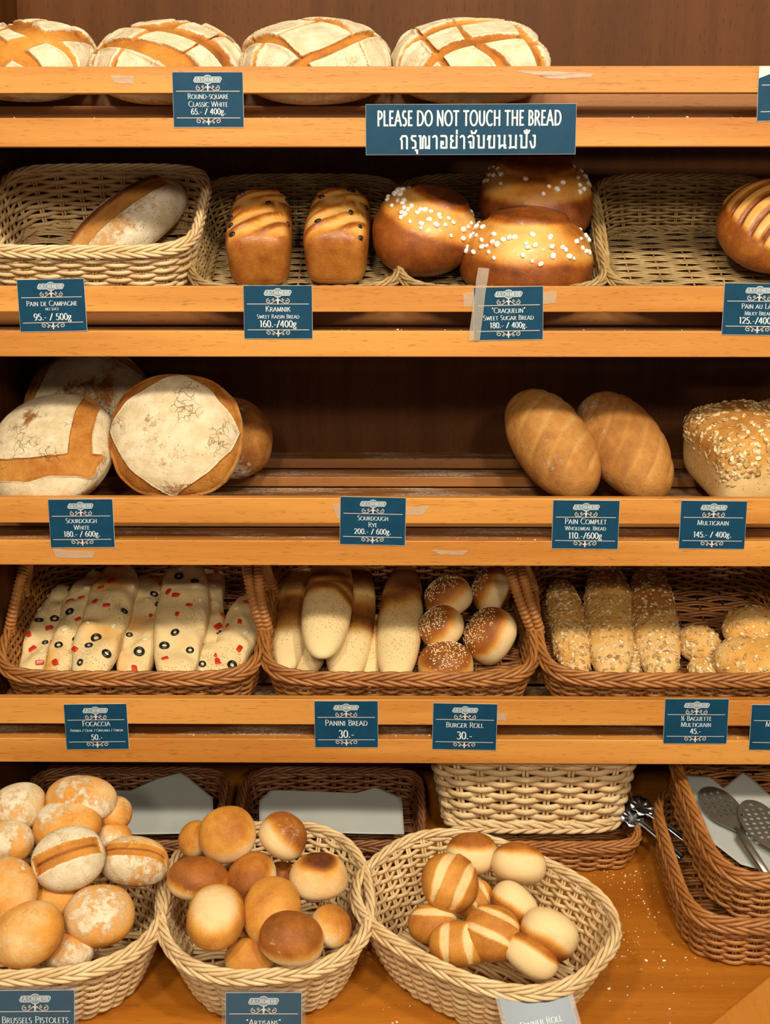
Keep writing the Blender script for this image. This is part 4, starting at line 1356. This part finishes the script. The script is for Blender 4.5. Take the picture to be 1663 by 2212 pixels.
def text(mb, s, x, y, size, z, style='serif', squeeze=1.0, maxw=None, weight=1.0, track=.06):
    """centred line of small capitals (serif) or plain condensed capitals (sans)"""
    items, pos = [], 0.0
    small_g = any(c.isdigit() for c in s)
    for ch in s:
        if ch == ' ':
            pos += .42
            continue
        sc, key = 1.0, ch
        if style == 'serif' and ch.islower() and not (ch == 'g' and small_g) and ch.upper() in GL:
            sc, key = .80, ch.upper()
        elif key == '§':
            key = 'G'
            sc = .80
        w, st = GL[key]
        items.append((pos, sc, st, key))
        pos += (w*sc + track) if w else 0
    W = (pos-track)*size*squeeze
    if maxw and W > maxw:
        squeeze *= maxw/W
        W = maxw
    if style == 'serif':
        def wf(a, b):
            return size*weight*(.045 + .095*abs(a*.26 + b*.966))
    else:
        def wf(a, b):
            return size*weight*.17
    for pos, sc, st, key in items:
        for pl in st:
            q = [(x - W/2 + (pos + px_*sc)*size*squeeze, y + py_*sc*size) for px_, py_ in pl]
            if style != 'serif' and len(pl) < 9:
                for seg in sharp(q):
                    a, b = np.array(seg[0]), np.array(seg[1])
                    d = (b-a)/(np.linalg.norm(b-a)+1e-9)*size*weight*.05
                    stroke(mb, [a-d, b+d], wf, z)
                continue
            stroke(mb, q, wf, z)
            if style == 'serif' and key not in './-"`':
                for e, o in ((0, 1), (-1, -2)):
                    (ax, ay), (bx, by) = pl[e], pl[o]
                    if abs(by-ay) > .55*math.hypot(bx-ax, by-ay) and (abs(ay) < .02 or abs(ay-1) < .02):
                        sx, sy = q[e]
                        hw = size*.105*sc
                        yy = sy + (size*.016 if abs(ay) < .02 else -size*.016)
                        stroke(mb, [(sx-hw, yy), (sx+hw, yy)], lambda a, b: size*.034*weight, z)
    return W

def spiral(cx, cy, r0, r1, a0, turns, n=22):
    t = np.linspace(0, 1, n)
    r = r0 + (r1-r0)*t
    a = R(a0) + turns*2*math.pi*t
    return list(zip(cx + r*np.cos(a), cy + r*np.sin(a)))
def ornament(mb, y, s, flip, z):
    """scroll flourish with a small lily in the middle; s = half width"""
    f = -1 if flip else 1
    th = lambda a, b: s*.055
    for sx in (-1, 1):
        big = spiral(sx*s*.80, y + f*s*.24, s*.22, s*.05, 90 if sx < 0 else 90, sx*1.25 if False else -sx*1.2)
        big = [(px_, y + f*(py_-y)) if f < 0 and False else (px_, py_) for px_, py_ in big]
        stroke(mb, big, th, z)
        stem = [(sx*s*(.14+.66*q), y + f*s*(.34 - .34*math.sin(q*math.pi/2)**1.2)) for q in np.linspace(0, 1, 10)]
        stroke(mb, stem, th, z)
        sm = spiral(sx*s*.45, y + f*s*.36, s*.11, s*.03, 90, sx*1.1)
        stroke(mb, sm, lambda a, b: s*.045, z)
        leaf = [(0, y + f*s*.14), (sx*s*.10, y + f*s*.36), (sx*s*.20, y + f*s*.34)]
        stroke(mb, leaf, lambda a, b: s*.085, z)
    stroke(mb, [(0, y + f*s*.02), (0, y + f*s*.30), (0, y + f*s*.58)], lambda a, b: s*.12, z)

def badge_outline(w, h, k=1.0):
    """rounded bar with a round bump in the middle, closed outline"""
    pts = []
    c = h*.42
    hw, hh, rb = w/2, h*.30, h*.5*k
    bx = .20*w
    def half(sgn):
        o = []
        if sgn > 0:
            o += [(-hw+c*.5, hh), (-bx, hh)]
            o += [(rb*1.05*math.cos(a), rb*math.sin(a)*1.0) for a in np.linspace(R(145), R(35), 12)]
            o += [(bx, hh), (hw-c*.5, hh)]
            o += [(hw-c*.5+c*.5*math.cos(a), (hh-c*.5)+c*.5*math.sin(a)) for a in np.linspace(R(80), 0, 5)]
        return o
    top = half(1)
    pts = top + [(-x, -y) for x, y in top]
    return pts

def fill_poly(mb, pts, z):
    P = np.array(pts)
    c = P.mean(0)
    V = np.column_stack([np.concatenate([[c], P]), np.full(len(P)+1, z)])
    i = np.arange(len(P))
    F = np.stack([np.zeros(len(P), int), 1+i, 1+(i+1) % len(P)], 1)
    mb.add(V, F)

def price_card(label, corners, Y, lines, group='blue price cards on the shelf rails', torn=None, sleeve=False, logo=True, lean=0.0, mat='card', body_h=None, orn=True, cat='price card'):
    TL, TR, BR, BL = [at_y(px, py, Y) for px, py in corners]
    c = (TL+TR+BR+BL)/4
    w = (np.linalg.norm(TR-TL) + np.linalg.norm(BR-BL))/2
    h = (np.linalg.norm(BL-TL) + np.linalg.norm(BR-TR))/2
    xa = unit((TR-TL) + (BR-BL))
    ya = unit((TL-BL) + (TR-BR))
    za = np.cross(xa, ya)
    if lean:
        za = unit(za + (np.array((0, 0, lean)) if np.isscalar(lean) else np.array(lean)))
    ya = unit(np.cross(za, xa))
    xa = np.cross(ya, za)
    rot = np.stack([xa, ya, za], 1)
    root = thing('price_card', label, cat, group)
    setm(root, rot, c)
    t = .0011
    obj('card_print', MB().box(-w/2, w/2, -h/2, h/2, -t, 0), M[mat], root, False)
    e = .0009
    mb = MB()
    mb.box(-w/2-e*.5, w/2+e*.5, -h/2-e, h/2+e*.4, -t*1.5, -t*.6)
    if torn:
        mb.add([(torn[0]*w/2, torn[1]*h/2, .0002), (torn[0]*w/2 - torn[0]*w*torn[2], torn[1]*h/2, .0002), (torn[0]*w/2 - torn[0]*w*torn[2]*.55, torn[1]*h/2 - torn[1]*h*torn[3]*.5, .0002), (torn[0]*w/2, torn[1]*h/2 - torn[1]*h*torn[3], .0002)],
               [(0, 1, 2, 3)] if torn[0]*torn[1] < 0 else [(3, 2, 1, 0)])
    obj('paper_backing', mb, M['card_edge'], root, False)
    z1, z2 = .00035, .0007
    if logo:
        bw, bh = w*.40, h*.165
        yb = h*.5 - h*.135
        bm = MB()
        pts = [(x, y+yb) for x, y in badge_outline(bw, bh)]
        fill_poly(bm, pts, z1)
        lg = obj('logo_badge', bm, M['badge'], root, False)
        bm = MB()
        stroke(bm, pts + [pts[0]], lambda a, b: h*.010, z2)
        text(bm, 'LA CREMERIE', 0, yb - h*.033, h*.068, z2, maxw=bw*.90, weight=1.0)
        text(bm, '`', w*.005, yb - h*.033, h*.068, z2)
        obj('logo_lettering', bm, M['ink'], lg, False)
        om = MB()
        ornament(om, h*.5 - h*.345, w*.17, False, z1)
        yt = h*.5 - h*.345
        for yy in (yt, -h*.5 + h*.165):
            stroke(om, [(-w*.455, yy), (w*.455, yy)], lambda a, b: h*.012, z1)
        ornament(om, -h*.5 + h*.165, w*.17, True, z1)
        obj('scroll_ornament', om, M['pink'], root, False)
    tm = MB()
    for s, size, yy in lines:
        price = any(ch.isdigit() for ch in s)
        text(tm, s, 0, h*.5 - h*yy, h*size, z1, maxw=w*.93, weight=1.2 if price else .9)
    if lines:
        obj('lettering', tm, M['ink'], root, False)
    if sleeve:
        m_ = .006
        obj('clear_sleeve', MB().box(-w/2-m_, w/2+m_, -h/2-m_, h/2+m_, .0012, .0022).box(-w/2-m_, w/2+m_, -h/2-m_, h/2+m_, -.0030, -.0020), M['sleeve'], root, False)
    return root

def quad(x0, y0, x1, y1):
    return [(x0, y0), (x1, y0), (x1, y1), (x0, y1)]
YC = -.0022
price_card('blue price card on top rail reading Round-square Classic White', quad(374, 156, 525, 274), YC, [('Round-square', .098, .485), ('Classic White', .098, .63), ('65.- / 400g.', .105, .77)])
price_card('blue price card on the top rail, cut off by the right picture edge', [(1640, 143), (1788, 141), (1786, 258), (1635, 261)], YC, [], torn=(-1, 1, .42, .22), logo=True)
price_card('crooked blue card reading Pain de Campagne, no slice', [(37, 605), (180, 602), (188, 714), (44, 716)], YC, [('Pain de Campagne', .100, .51), ('no slice', .060, .595), ('95.- / 500g', .125, .785)])
price_card('blue card reading Kramnik Sweet Raisin Bread', quad(527, 617, 674, 731), YC, [('Kramnik', .105, .49), ('Sweet Raisin Bread', .078, .62), ('160.-/400g', .125, .785)])
cq = price_card('taped blue card reading Craquelin Sweet Sugar Bread', [(1026, 621), (1173, 619), (1172, 732), (1022, 735)], YC, [('"Craquelin"', .10, .49), ('Sweet Sugar Bread', .092, .625), ('180.- / 400g.', .105, .775)])
price_card('blue card reading Pain au Lait Milky Bread, cut by right picture edge', [(1566, 612), (1716, 613), (1712, 724), (1559, 722)], YC, [('Pain au Lait', .10, .49), ('Milky Bread', .080, .62), ('125.-/400g.', .125, .785)])
price_card('blue card reading Sourdough White under the upright sourdough', [(105, 1079), (244, 1079), (246, 1181), (109, 1183)], YC, [('Sourdough', .10, .49), ('White', .10, .63), ('180.- / 600g.', .110, .775)])
price_card('blue card reading Sourdough Rye in the middle of third shelf', [(736, 1073), (877, 1076), (874, 1178), (734, 1175)], YC, [('Sourdough', .10, .485), ('Rye', .10, .625), ('200.- / 600g.', .110, .775)])
price_card('blue card reading Pain Complet Wholemeal Bread', [(1195, 1081), (1337, 1082), (1335, 1186), (1192, 1184)], YC, [('Pain Complet', .115, .485), ('Wholemeal Bread', .085, .615), ('110.-/600g', .125, .79)])
price_card('blue card reading Multigrain 145.- on the third shelf rail', [(1470, 1082), (1612, 1083), (1609, 1186), (1468, 1184)], YC, [('Multigrain', .105, .505), ('145.- / 400g.', .115, .76)])
price_card('blue card reading Focaccia under the topped breads', [(139, 1522), (273, 1521), (278, 1617), (143, 1619)], YC, [('Focaccia', .115, .48), ('Paprika / Olive / Oregano / Onion', .056, .605), ('50.-', .12, .79)])
price_card('blue card reading Panini Bread', quad(680, 1515, 816, 1614), YC, [('Panini Bread', .125, .525), ('30.-', .16, .79)])
price_card('blue card reading Burger Roll', [(936, 1519), (1074, 1522), (1071, 1620), (934, 1618)], YC, [('Burger Roll', .115, .515), ('30.-', .16, .77)])
price_card('blue card reading half Baguette Multigrain', [(1438, 1511), (1575, 1510), (1568, 1607), (1432, 1605)], YC, [('½ Baguette', .105, .48), ('Multigrain', .105, .62), ('45.-', .115, .775)])
price_card('blue card reading Multigrain, cut off by right picture edge below oat rolls', [(1622, 1523), (1758, 1524), (1756, 1621), (1620, 1619)], YC, [('Multigrain', .115, .48), ('30.-', .13, .77)])

# the big notice
def notice():
    TL, TR, BR, BL = [at_y(px, py, -.0025) for px, py in ((790, 226), (1247, 224), (1240, 332), (791, 334))]
    c = (TL+TR+BR+BL)/4
    w = np.linalg.norm(TR-TL)*.995
    h = np.linalg.norm(BL-TL)
    root = thing('notice_sign', 'wide blue notice asking not to touch the bread, in English and Thai', 'sign')
    xa = unit(TR-TL)
    za = unit(np.cross(xa, unit(TL-BL)))
    setm(root, np.stack([xa, np.cross(za, xa), za], 1), c)
    obj('sign_print', MB().box(-w/2, w/2, -h/2, h/2, -.0011, 0), M['card'], root, False)
    obj('paper_backing', MB().box(-w/2-.0004, w/2+.0004, -h/2-.0006, h/2+.0004, -.0016, -.0006), M['card_edge'], root, False)
    tm = MB()
    text(tm, 'PLEASE DO NOT TOUCH THE BREAD', -w*.008, h*.075, h*.295, .0004, 'sans', .56, maxw=w*.90, weight=.74, track=.15)
    obj('english_lettering', tm, M['ink'], root, False)
    tm = MB()
    text(tm, 'กรุณาอย่าจับขนมปัง', -w*.012, -h*.385, h*.265, .0004, 'sans', 1.0, maxw=w*.69, weight=.86, track=.17)
    obj('thai_lettering', tm, M['ink'], root, False)
notice()

# cards in clear sleeves on the round baskets
BC = 'sleeved cards on the oval baskets'
price_card('sleeved blue card reading Brussels Pistolets on the left oval basket', [(-8, 2148), (159, 2146), (161, 2262), (-8, 2262)], -.405, [('Brussels Pistolets', .115, .54)], BC, sleeve=True, lean=.25)
price_card('sleeved blue card reading Artisans on the middle oval basket', [(489, 2152), (651, 2152), (651, 2268), (487, 2268)], -.405, [('"Artisans"', .105, .54)], BC, sleeve=True, lean=.25)
price_card('sleeved shiny card reading Dinner Roll, tilted on the right oval basket', [(1084, 2166), (1231, 2128), (1250, 2236), (1104, 2276)], -.415, [('Dinner Roll', .115, .60)], BC, sleeve=True, lean=(.16, 0, .95), logo=False, mat='gloss_card')

# ------------------------------------------------------------------ tape left on the rails, and flour smears built from tape patches
def tape(label, corners, Y, seed):
    V = [at_y(px, py, Y) for px, py in corners]
    c = sum(V)/4
    r = np.random.RandomState(seed)
    mb = MB()
    n = 7
    T = []
    for s in np.linspace(0, 1, n):
        for t in np.linspace(0, 1, n):
            p = (V[0]*(1-s)+V[1]*s)*(1-t) + (V[3]*(1-s)+V[2]*s)*t
            T.append(p - c + np.array((r.normal()*.0004, -abs(r.normal())*.0004, r.normal()*.0005)))
    q = np.arange(n*n).reshape(n, n)
    F = np.stack([q[:-1, :-1], q[:-1, 1:], q[1:, 1:], q[1:, :-1]], -1).reshape(-1, 4)
    mb.add(T, F)
    o = tag(obj('adhesive_tape', mb, M['tape'], None, True), label, 'tape', 'clear tape on the rails')
    o.location = c
tape('clear tape strip running down the left of the sugar bread card', [(1032, 578), (1056, 579), (1036, 735), (1012, 735)], -.0046, 1)
tape('clear tape tab left of the sugar bread card', [(1000, 634), (1032, 630), (1030, 664), (1002, 662)], -.0010, 2)
tape('clear tape tab right of the sugar bread card', [(1168, 632), (1202, 629), (1200, 655), (1170, 657)], -.0010, 3)
tape('torn tape patch on the top rail, left of the classic white card', [(238, 162), (290, 164), (288, 182), (246, 179)], -.0010, 4)
tape('tape corner left of the Sourdough Rye card', [(718, 1090), (740, 1086), (738, 1124), (728, 1118)], -.0010, 5)
tape('tape corner right of the Sourdough Rye card', [(872, 1096), (930, 1092), (912, 1112), (874, 1112)], -.0010, 6)
tape('tape shred below the Sourdough White card', [(114, 1186), (206, 1192), (200, 1206), (122, 1204)], -.0010, 7)
tape('long white flour smear on the top rail, right of the last round loaf', [(1108, 152), (1282, 158), (1276, 168), (1190, 170)], -.0010, 9)  # white flour smear, built as a clear tape patch
tape('pale residue smear on the lower third-shelf rail, between the middle cards', [(930, 1188), (1010, 1190), (1000, 1198), (950, 1197)], -.0010, 10)  # pale smear, built from the same tape patch
tape('tape corner right of the Burger Roll card', [(1070, 1542), (1096, 1540), (1092, 1558), (1072, 1554)], -.0010, 8)

# ------------------------------------------------------------------ paper sheets
def sheet(name, label, pts, Yf, seed, cr=.003, group=None, n=14):
    """paper: pts = outline in the picture, Yf(px,py) -> depth; triangulated as a dense fan"""
    c2 = np.mean(pts, 0)
    mb = MB()
    V, F = [], []
    k = len(pts)
    per = 6
    P = []
    for i in range(k):
        a, b = np.array(pts[i], float), np.array(pts[(i+1) % k], float)
        P += [a + (b-a)*q/per for q in range(per)]
    P = np.array(P)
    rings = n
    W = []
    for q in range(rings+1):
        f = 1 - q/rings*.98
        for p in c2 + (P-c2)*f:
            W.append(at_y(p[0], p[1], Yf(p[0], p[1])))
    W = np.array(W)
    W[:, 1] += cr*snoise(W, 30, seed) + cr*.8*np.abs(snoise(W, 14, seed+1))
    W[:, 2] += cr*.6*snoise(W, 22, seed+2)
    c = W.mean(0)
    m = len(P)
    for q in range(rings):
        for i in range(m):
            F.append((q*m+i, q*m+(i+1) % m, (q+1)*m+(i+1) % m, (q+1)*m+i))
    W = np.concatenate([W, W[rings*m:].mean(0)[None]])
    F3 = [(rings*m+i, rings*m+(i+1) % m, len(W)-1) for i in range(m)]
    mb.add(W-c, F, F3)
    o = tag(obj(name, mb, M['paper'], None, True), label, 'paper', group)
    s = o.modifiers.new('thickness', 'SOLIDIFY')
    s.thickness = .0004
    o.location = c
    return o
sheet('paper_sheet', 'crumpled greaseproof paper with a peaked corner, in the left dark tray', [(225, 1806), (226, 1706), (280, 1708), (338, 1682), (392, 1667), (460, 1722), (463, 1800)], lambda x, y: .088 + (1800-y)*.0011, 3)
sheet('paper_sheet', 'flat greaseproof paper standing in the middle dark tray', [(560, 1800), (560, 1728), (584, 1706), (770, 1714), (815, 1702), (868, 1724), (873, 1802)], lambda x, y: .088 + (1800-y)*.0011, 5)

# ------------------------------------------------------------------ upper right basket: paper and perforated tongs
KN = K2ROT[:, 2]
def k2(px, py, h):                           # point on the upper stacked basket's floor plane lifted by h
    return on_plane(px, py, K2LOC + KN*(.012+h), KN)
def paper_on_floor(label, pts, hf, seed):
    c2 = np.mean(pts, 0)
    k, per, rings = len(pts), 6, 14
    P = []
    for i in range(k):
        a, b = np.array(pts[i], float), np.array(pts[(i+1) % k], float)
        P += [a + (b-a)*q/per for q in range(per)]
    P = np.array(P)
    W = []
    for q in range(rings+1):
        for p in c2 + (P-c2)*(1 - q/rings*.98):
            W.append(k2(p[0], p[1], hf(p[0], p[1])))
    W = np.array(W)
    W[:, 2] += .0015*snoise(W, 30, seed) + .002*snoise(W, 14, seed+1)
    c = W.mean(0)
    m = len(P)
    F = [(q*m+i, q*m+(i+1) % m, (q+1)*m+(i+1) % m, (q+1)*m+i) for q in range(rings) for i in range(m)]
    W = np.concatenate([W, W[rings*m:].mean(0)[None]])
    F3 = [(rings*m+i, rings*m+(i+1) % m, len(W)-1) for i in range(m)]
    o = tag(obj('paper_sheet', MB().add(W-c, F, F3), M['paper']), label, 'paper')
    s = o.modifiers.new('thickness', 'SOLIDIFY')
    s.thickness = .0004
    o.location = c
paper_on_floor('greaseproof paper lining the upper stacked basket at right, under the spatulas',
               [(1458, 1672), (1530, 1676), (1562, 1704), (1606, 1668), (1690, 1740), (1740, 1900), (1660, 1884), (1600, 1868), (1536, 1820)],
               lambda x, y: .016 + .012*ss(1740, 1670, y) + .012*ss(1500, 1460, x), 7)

def plate_with_holes(outline, holes, thick):
    cu = bpy.data.curves.new('blade', 'CURVE')
    cu.dimensions = '2D'
    cu.fill_mode = 'BOTH'
    cu.extrude = thick/2
    for pl in [outline] + holes:
        sp = cu.splines.new('POLY')
        sp.points.add(len(pl)-1)
        for p, (x, y) in zip(sp.points, pl):
            p.co = (x, y, 0, 1)
        sp.use_cyclic_u = True
    o = bpy.data.objects.new('blade', cu)
    COL.objects.link(o)
    bpy.context.view_layer.update()
    dg = bpy.context.evaluated_depsgraph_get()
    me = bpy.data.meshes.new_from_object(o.evaluated_get(dg))
    bpy.data.objects.remove(o)
    bpy.data.curves.remove(cu)
    return me
def serving_spatula(label, tip, mid, end, wpx, h, holes, mat):
    """perforated oval blade on a flat handle: tip and mid of the blade, end of the handle (picture points on the floor plane)"""
    a, b, e = k2(*tip, h), k2(*mid, h), k2(*end, h)
    n = KN
    x = unit(a - e)
    rot = np.stack([x, np.cross(n, x), n], 1)
    L = np.linalg.norm(a-b)*2
    hw = wpx/ppm(b)/2
    root = thing('serving_spatula', label, 'utensil', 'perforated spatulas in the upper stacked basket')
    setm(root, rot, b)
    ol = []
    hb = np.dot(e-b, x)
    for t in np.linspace(-150, 150, 40):
        ol.append((L/2*math.cos(R(t)), hw*math.sin(R(t))*(1 if abs(t) < 90 else 1)))
    ol += [(-L*.75, -hw*.30), (hb, -hw*.22), (hb, hw*.22), (-L*.75, hw*.30)]
    ol = [(px_, py_) for px_, py_ in ol]
    hl = []
    if holes:
        st = hw*.36
        for i in range(-6, 7):
            for j in range(-4, 5):
                px_, py_ = i*st, j*st
                if (px_/(L/2*.82))**2 + (py_/(hw*.82))**2 < 1 and px_ > -L*.30:
                    hl.append([(px_ + st*.34*math.cos(q), py_ + st*.34*math.sin(q)) for q in np.linspace(0, 2*math.pi, 9)[:-1]])
    me = plate_with_holes(ol, hl, .0016)
    me.materials.clear()
    me.materials.append(M[mat])
    link('perforated_blade', me, root)
    mb = MB()
    mb.tube([(hb-.005, 0, .003), (hb*.6, 0, .004), (-L*.55, 0, .002)], [.006, .0055, .003], 8, False, (0, 0, 1), rb=[.0025, .0025, .0015])
    obj('handle', mb, M[mat], root)
serving_spatula('perforated steel spatula at left on the paper in the upper basket', (1528, 1700), (1556, 1742), (1660, 1895), 84, .026, True, 'oldmetal')
serving_spatula('spatula dusted with crumbs, at right by the picture edge', (1622, 1728), (1644, 1778), (1736, 1930), 86, .034, True, 'oldmetal')

# tongs with scalloped heads lying between the stacked baskets
def tongs():
    a = at_y(1360, 1740, .110)
    b = at_y(1480, 1850, .045)
    x = unit(b-a)
    up_ = unit(np.array((.1, -.5, .86)))
    rot = frame(up_, x)
    root = thing('serving_tongs', 'shiny steel tongs with scalloped heads, wedged between the two stacked baskets', 'tongs')
    setm(root, rot, a)
    L = np.linalg.norm(b-a)
    for s in (-1, 1):
        mb = MB()
        n = 24
        t = np.linspace(0, 1, n)
        X = .030 + (L-.030)*t
        w = .0065 + .001*t
        prof = [(-1, .0), (-.75, .0022), (-.35, .0022), (0, .0006), (.35, .0022), (.75, .0022), (1, 0)]
        V = []
        for i in range(n):
            for (u, zz) in prof:
                V.append((X[i], s*(.010 + .004*t[i]) + u*w[i], s*.004 + zz + .002*math.sin(3*t[i])))
        k = len(prof)
        F = [(i*k+j, (i+1)*k+j, (i+1)*k+j+1, i*k+j+1) for i in range(n-1) for j in range(k-1)]
        arm = obj('arm', mb.add(V, F), M['metal'], root)
        arm.modifiers.new('thickness', 'SOLIDIFY').thickness = .0012
        mb = MB()
        V = [(.016, s*.012, s*.006-.004)]
        m = 40
        for i in range(m):
            q = 2*math.pi*i/m
            rr = 1 + .13*abs(math.sin(q*4))
            V.append((.016 + .022*rr*math.cos(q), s*.012 + .017*rr*math.sin(q), s*.006 + .003*math.cos(q*8)))
        V2 = [((x_-.016)*.55+.016, (y_-s*.012)*.55+s*.012, s*.006-.003) for x_, y_, z_ in V[1:]]
        F3 = [(0, 1+m+i, 1+m+(i+1) % m) for i in range(m)]
        F4 = [(1+m+i, 1+i, 1+(i+1) % m, 1+m+(i+1) % m) for i in range(m)]
        hd = obj('scalloped_head', mb.add(np.array(V+V2), F3, F4), M['metal'], root)
        hd.modifiers.new('thickness', 'SOLIDIFY').thickness = .0012
tongs()

# ------------------------------------------------------------------ crumbs
def crumbs(label, pts, plane, n_, size, seed):
    r = np.random.RandomState(seed)
    d, F = csphere(2)
    mb = MB()
    C = []
    for k in range(n_):
        px, py, sx, sy = pts[r.randint(len(pts))]
        p = plane(px + r.normal()*sx, py + r.normal()*sy)
        C.append(p)
    C = np.array(C)
    c0 = C.mean(0)
    for p in C:
        s = size*r.lognormal(0, .45)
        mb.add(spow(d, .7)*np.array((s, s*r.uniform(.4, .9), s*.45))*.5 @ rotz(r.uniform(0, 6.28)) + p - c0 + np.array((0, 0, s*.15)), F)
    o = tag(obj('bread_crumbs', mb, M['crumb']), label, 'crumbs', None, 'stuff')
    o.location = c0
crumbs('pale bread crumbs scattered over the counter at right', [(1370, 1930, 45, 45), (1400, 2000, 60, 60), (1330, 1890, 50, 14), (1440, 2120, 70, 60), (1360, 2060, 30, 60)],
       lambda x, y: on_counter(x, y, .0006), 190, .0022, 1)
crumbs('few crumbs on the counter between the oval baskets', [(840, 2150, 40, 40), (980, 2195, 30, 14)], lambda x, y: on_counter(x, y, .0006), 22, .0022, 2)
def on_rail(i):
    z = SHELF[i]['z'][2]
    def f(x, y):
        p = at_y(x, y, 0)
        return np.array((p[0], .004 + abs(math.sin(x*12.9))*.012, z + .0004))
    return f
for i, nm in enumerate(['top', 'second', 'third', 'lowest']):
    crumbs('crumbs caught on the ledge of the %s slatted shelf' % nm, [(300, 900, 260, 0), (900, 900, 300, 0), (1400, 900, 160, 0)], on_rail(i), 26, .0022, 10+i)
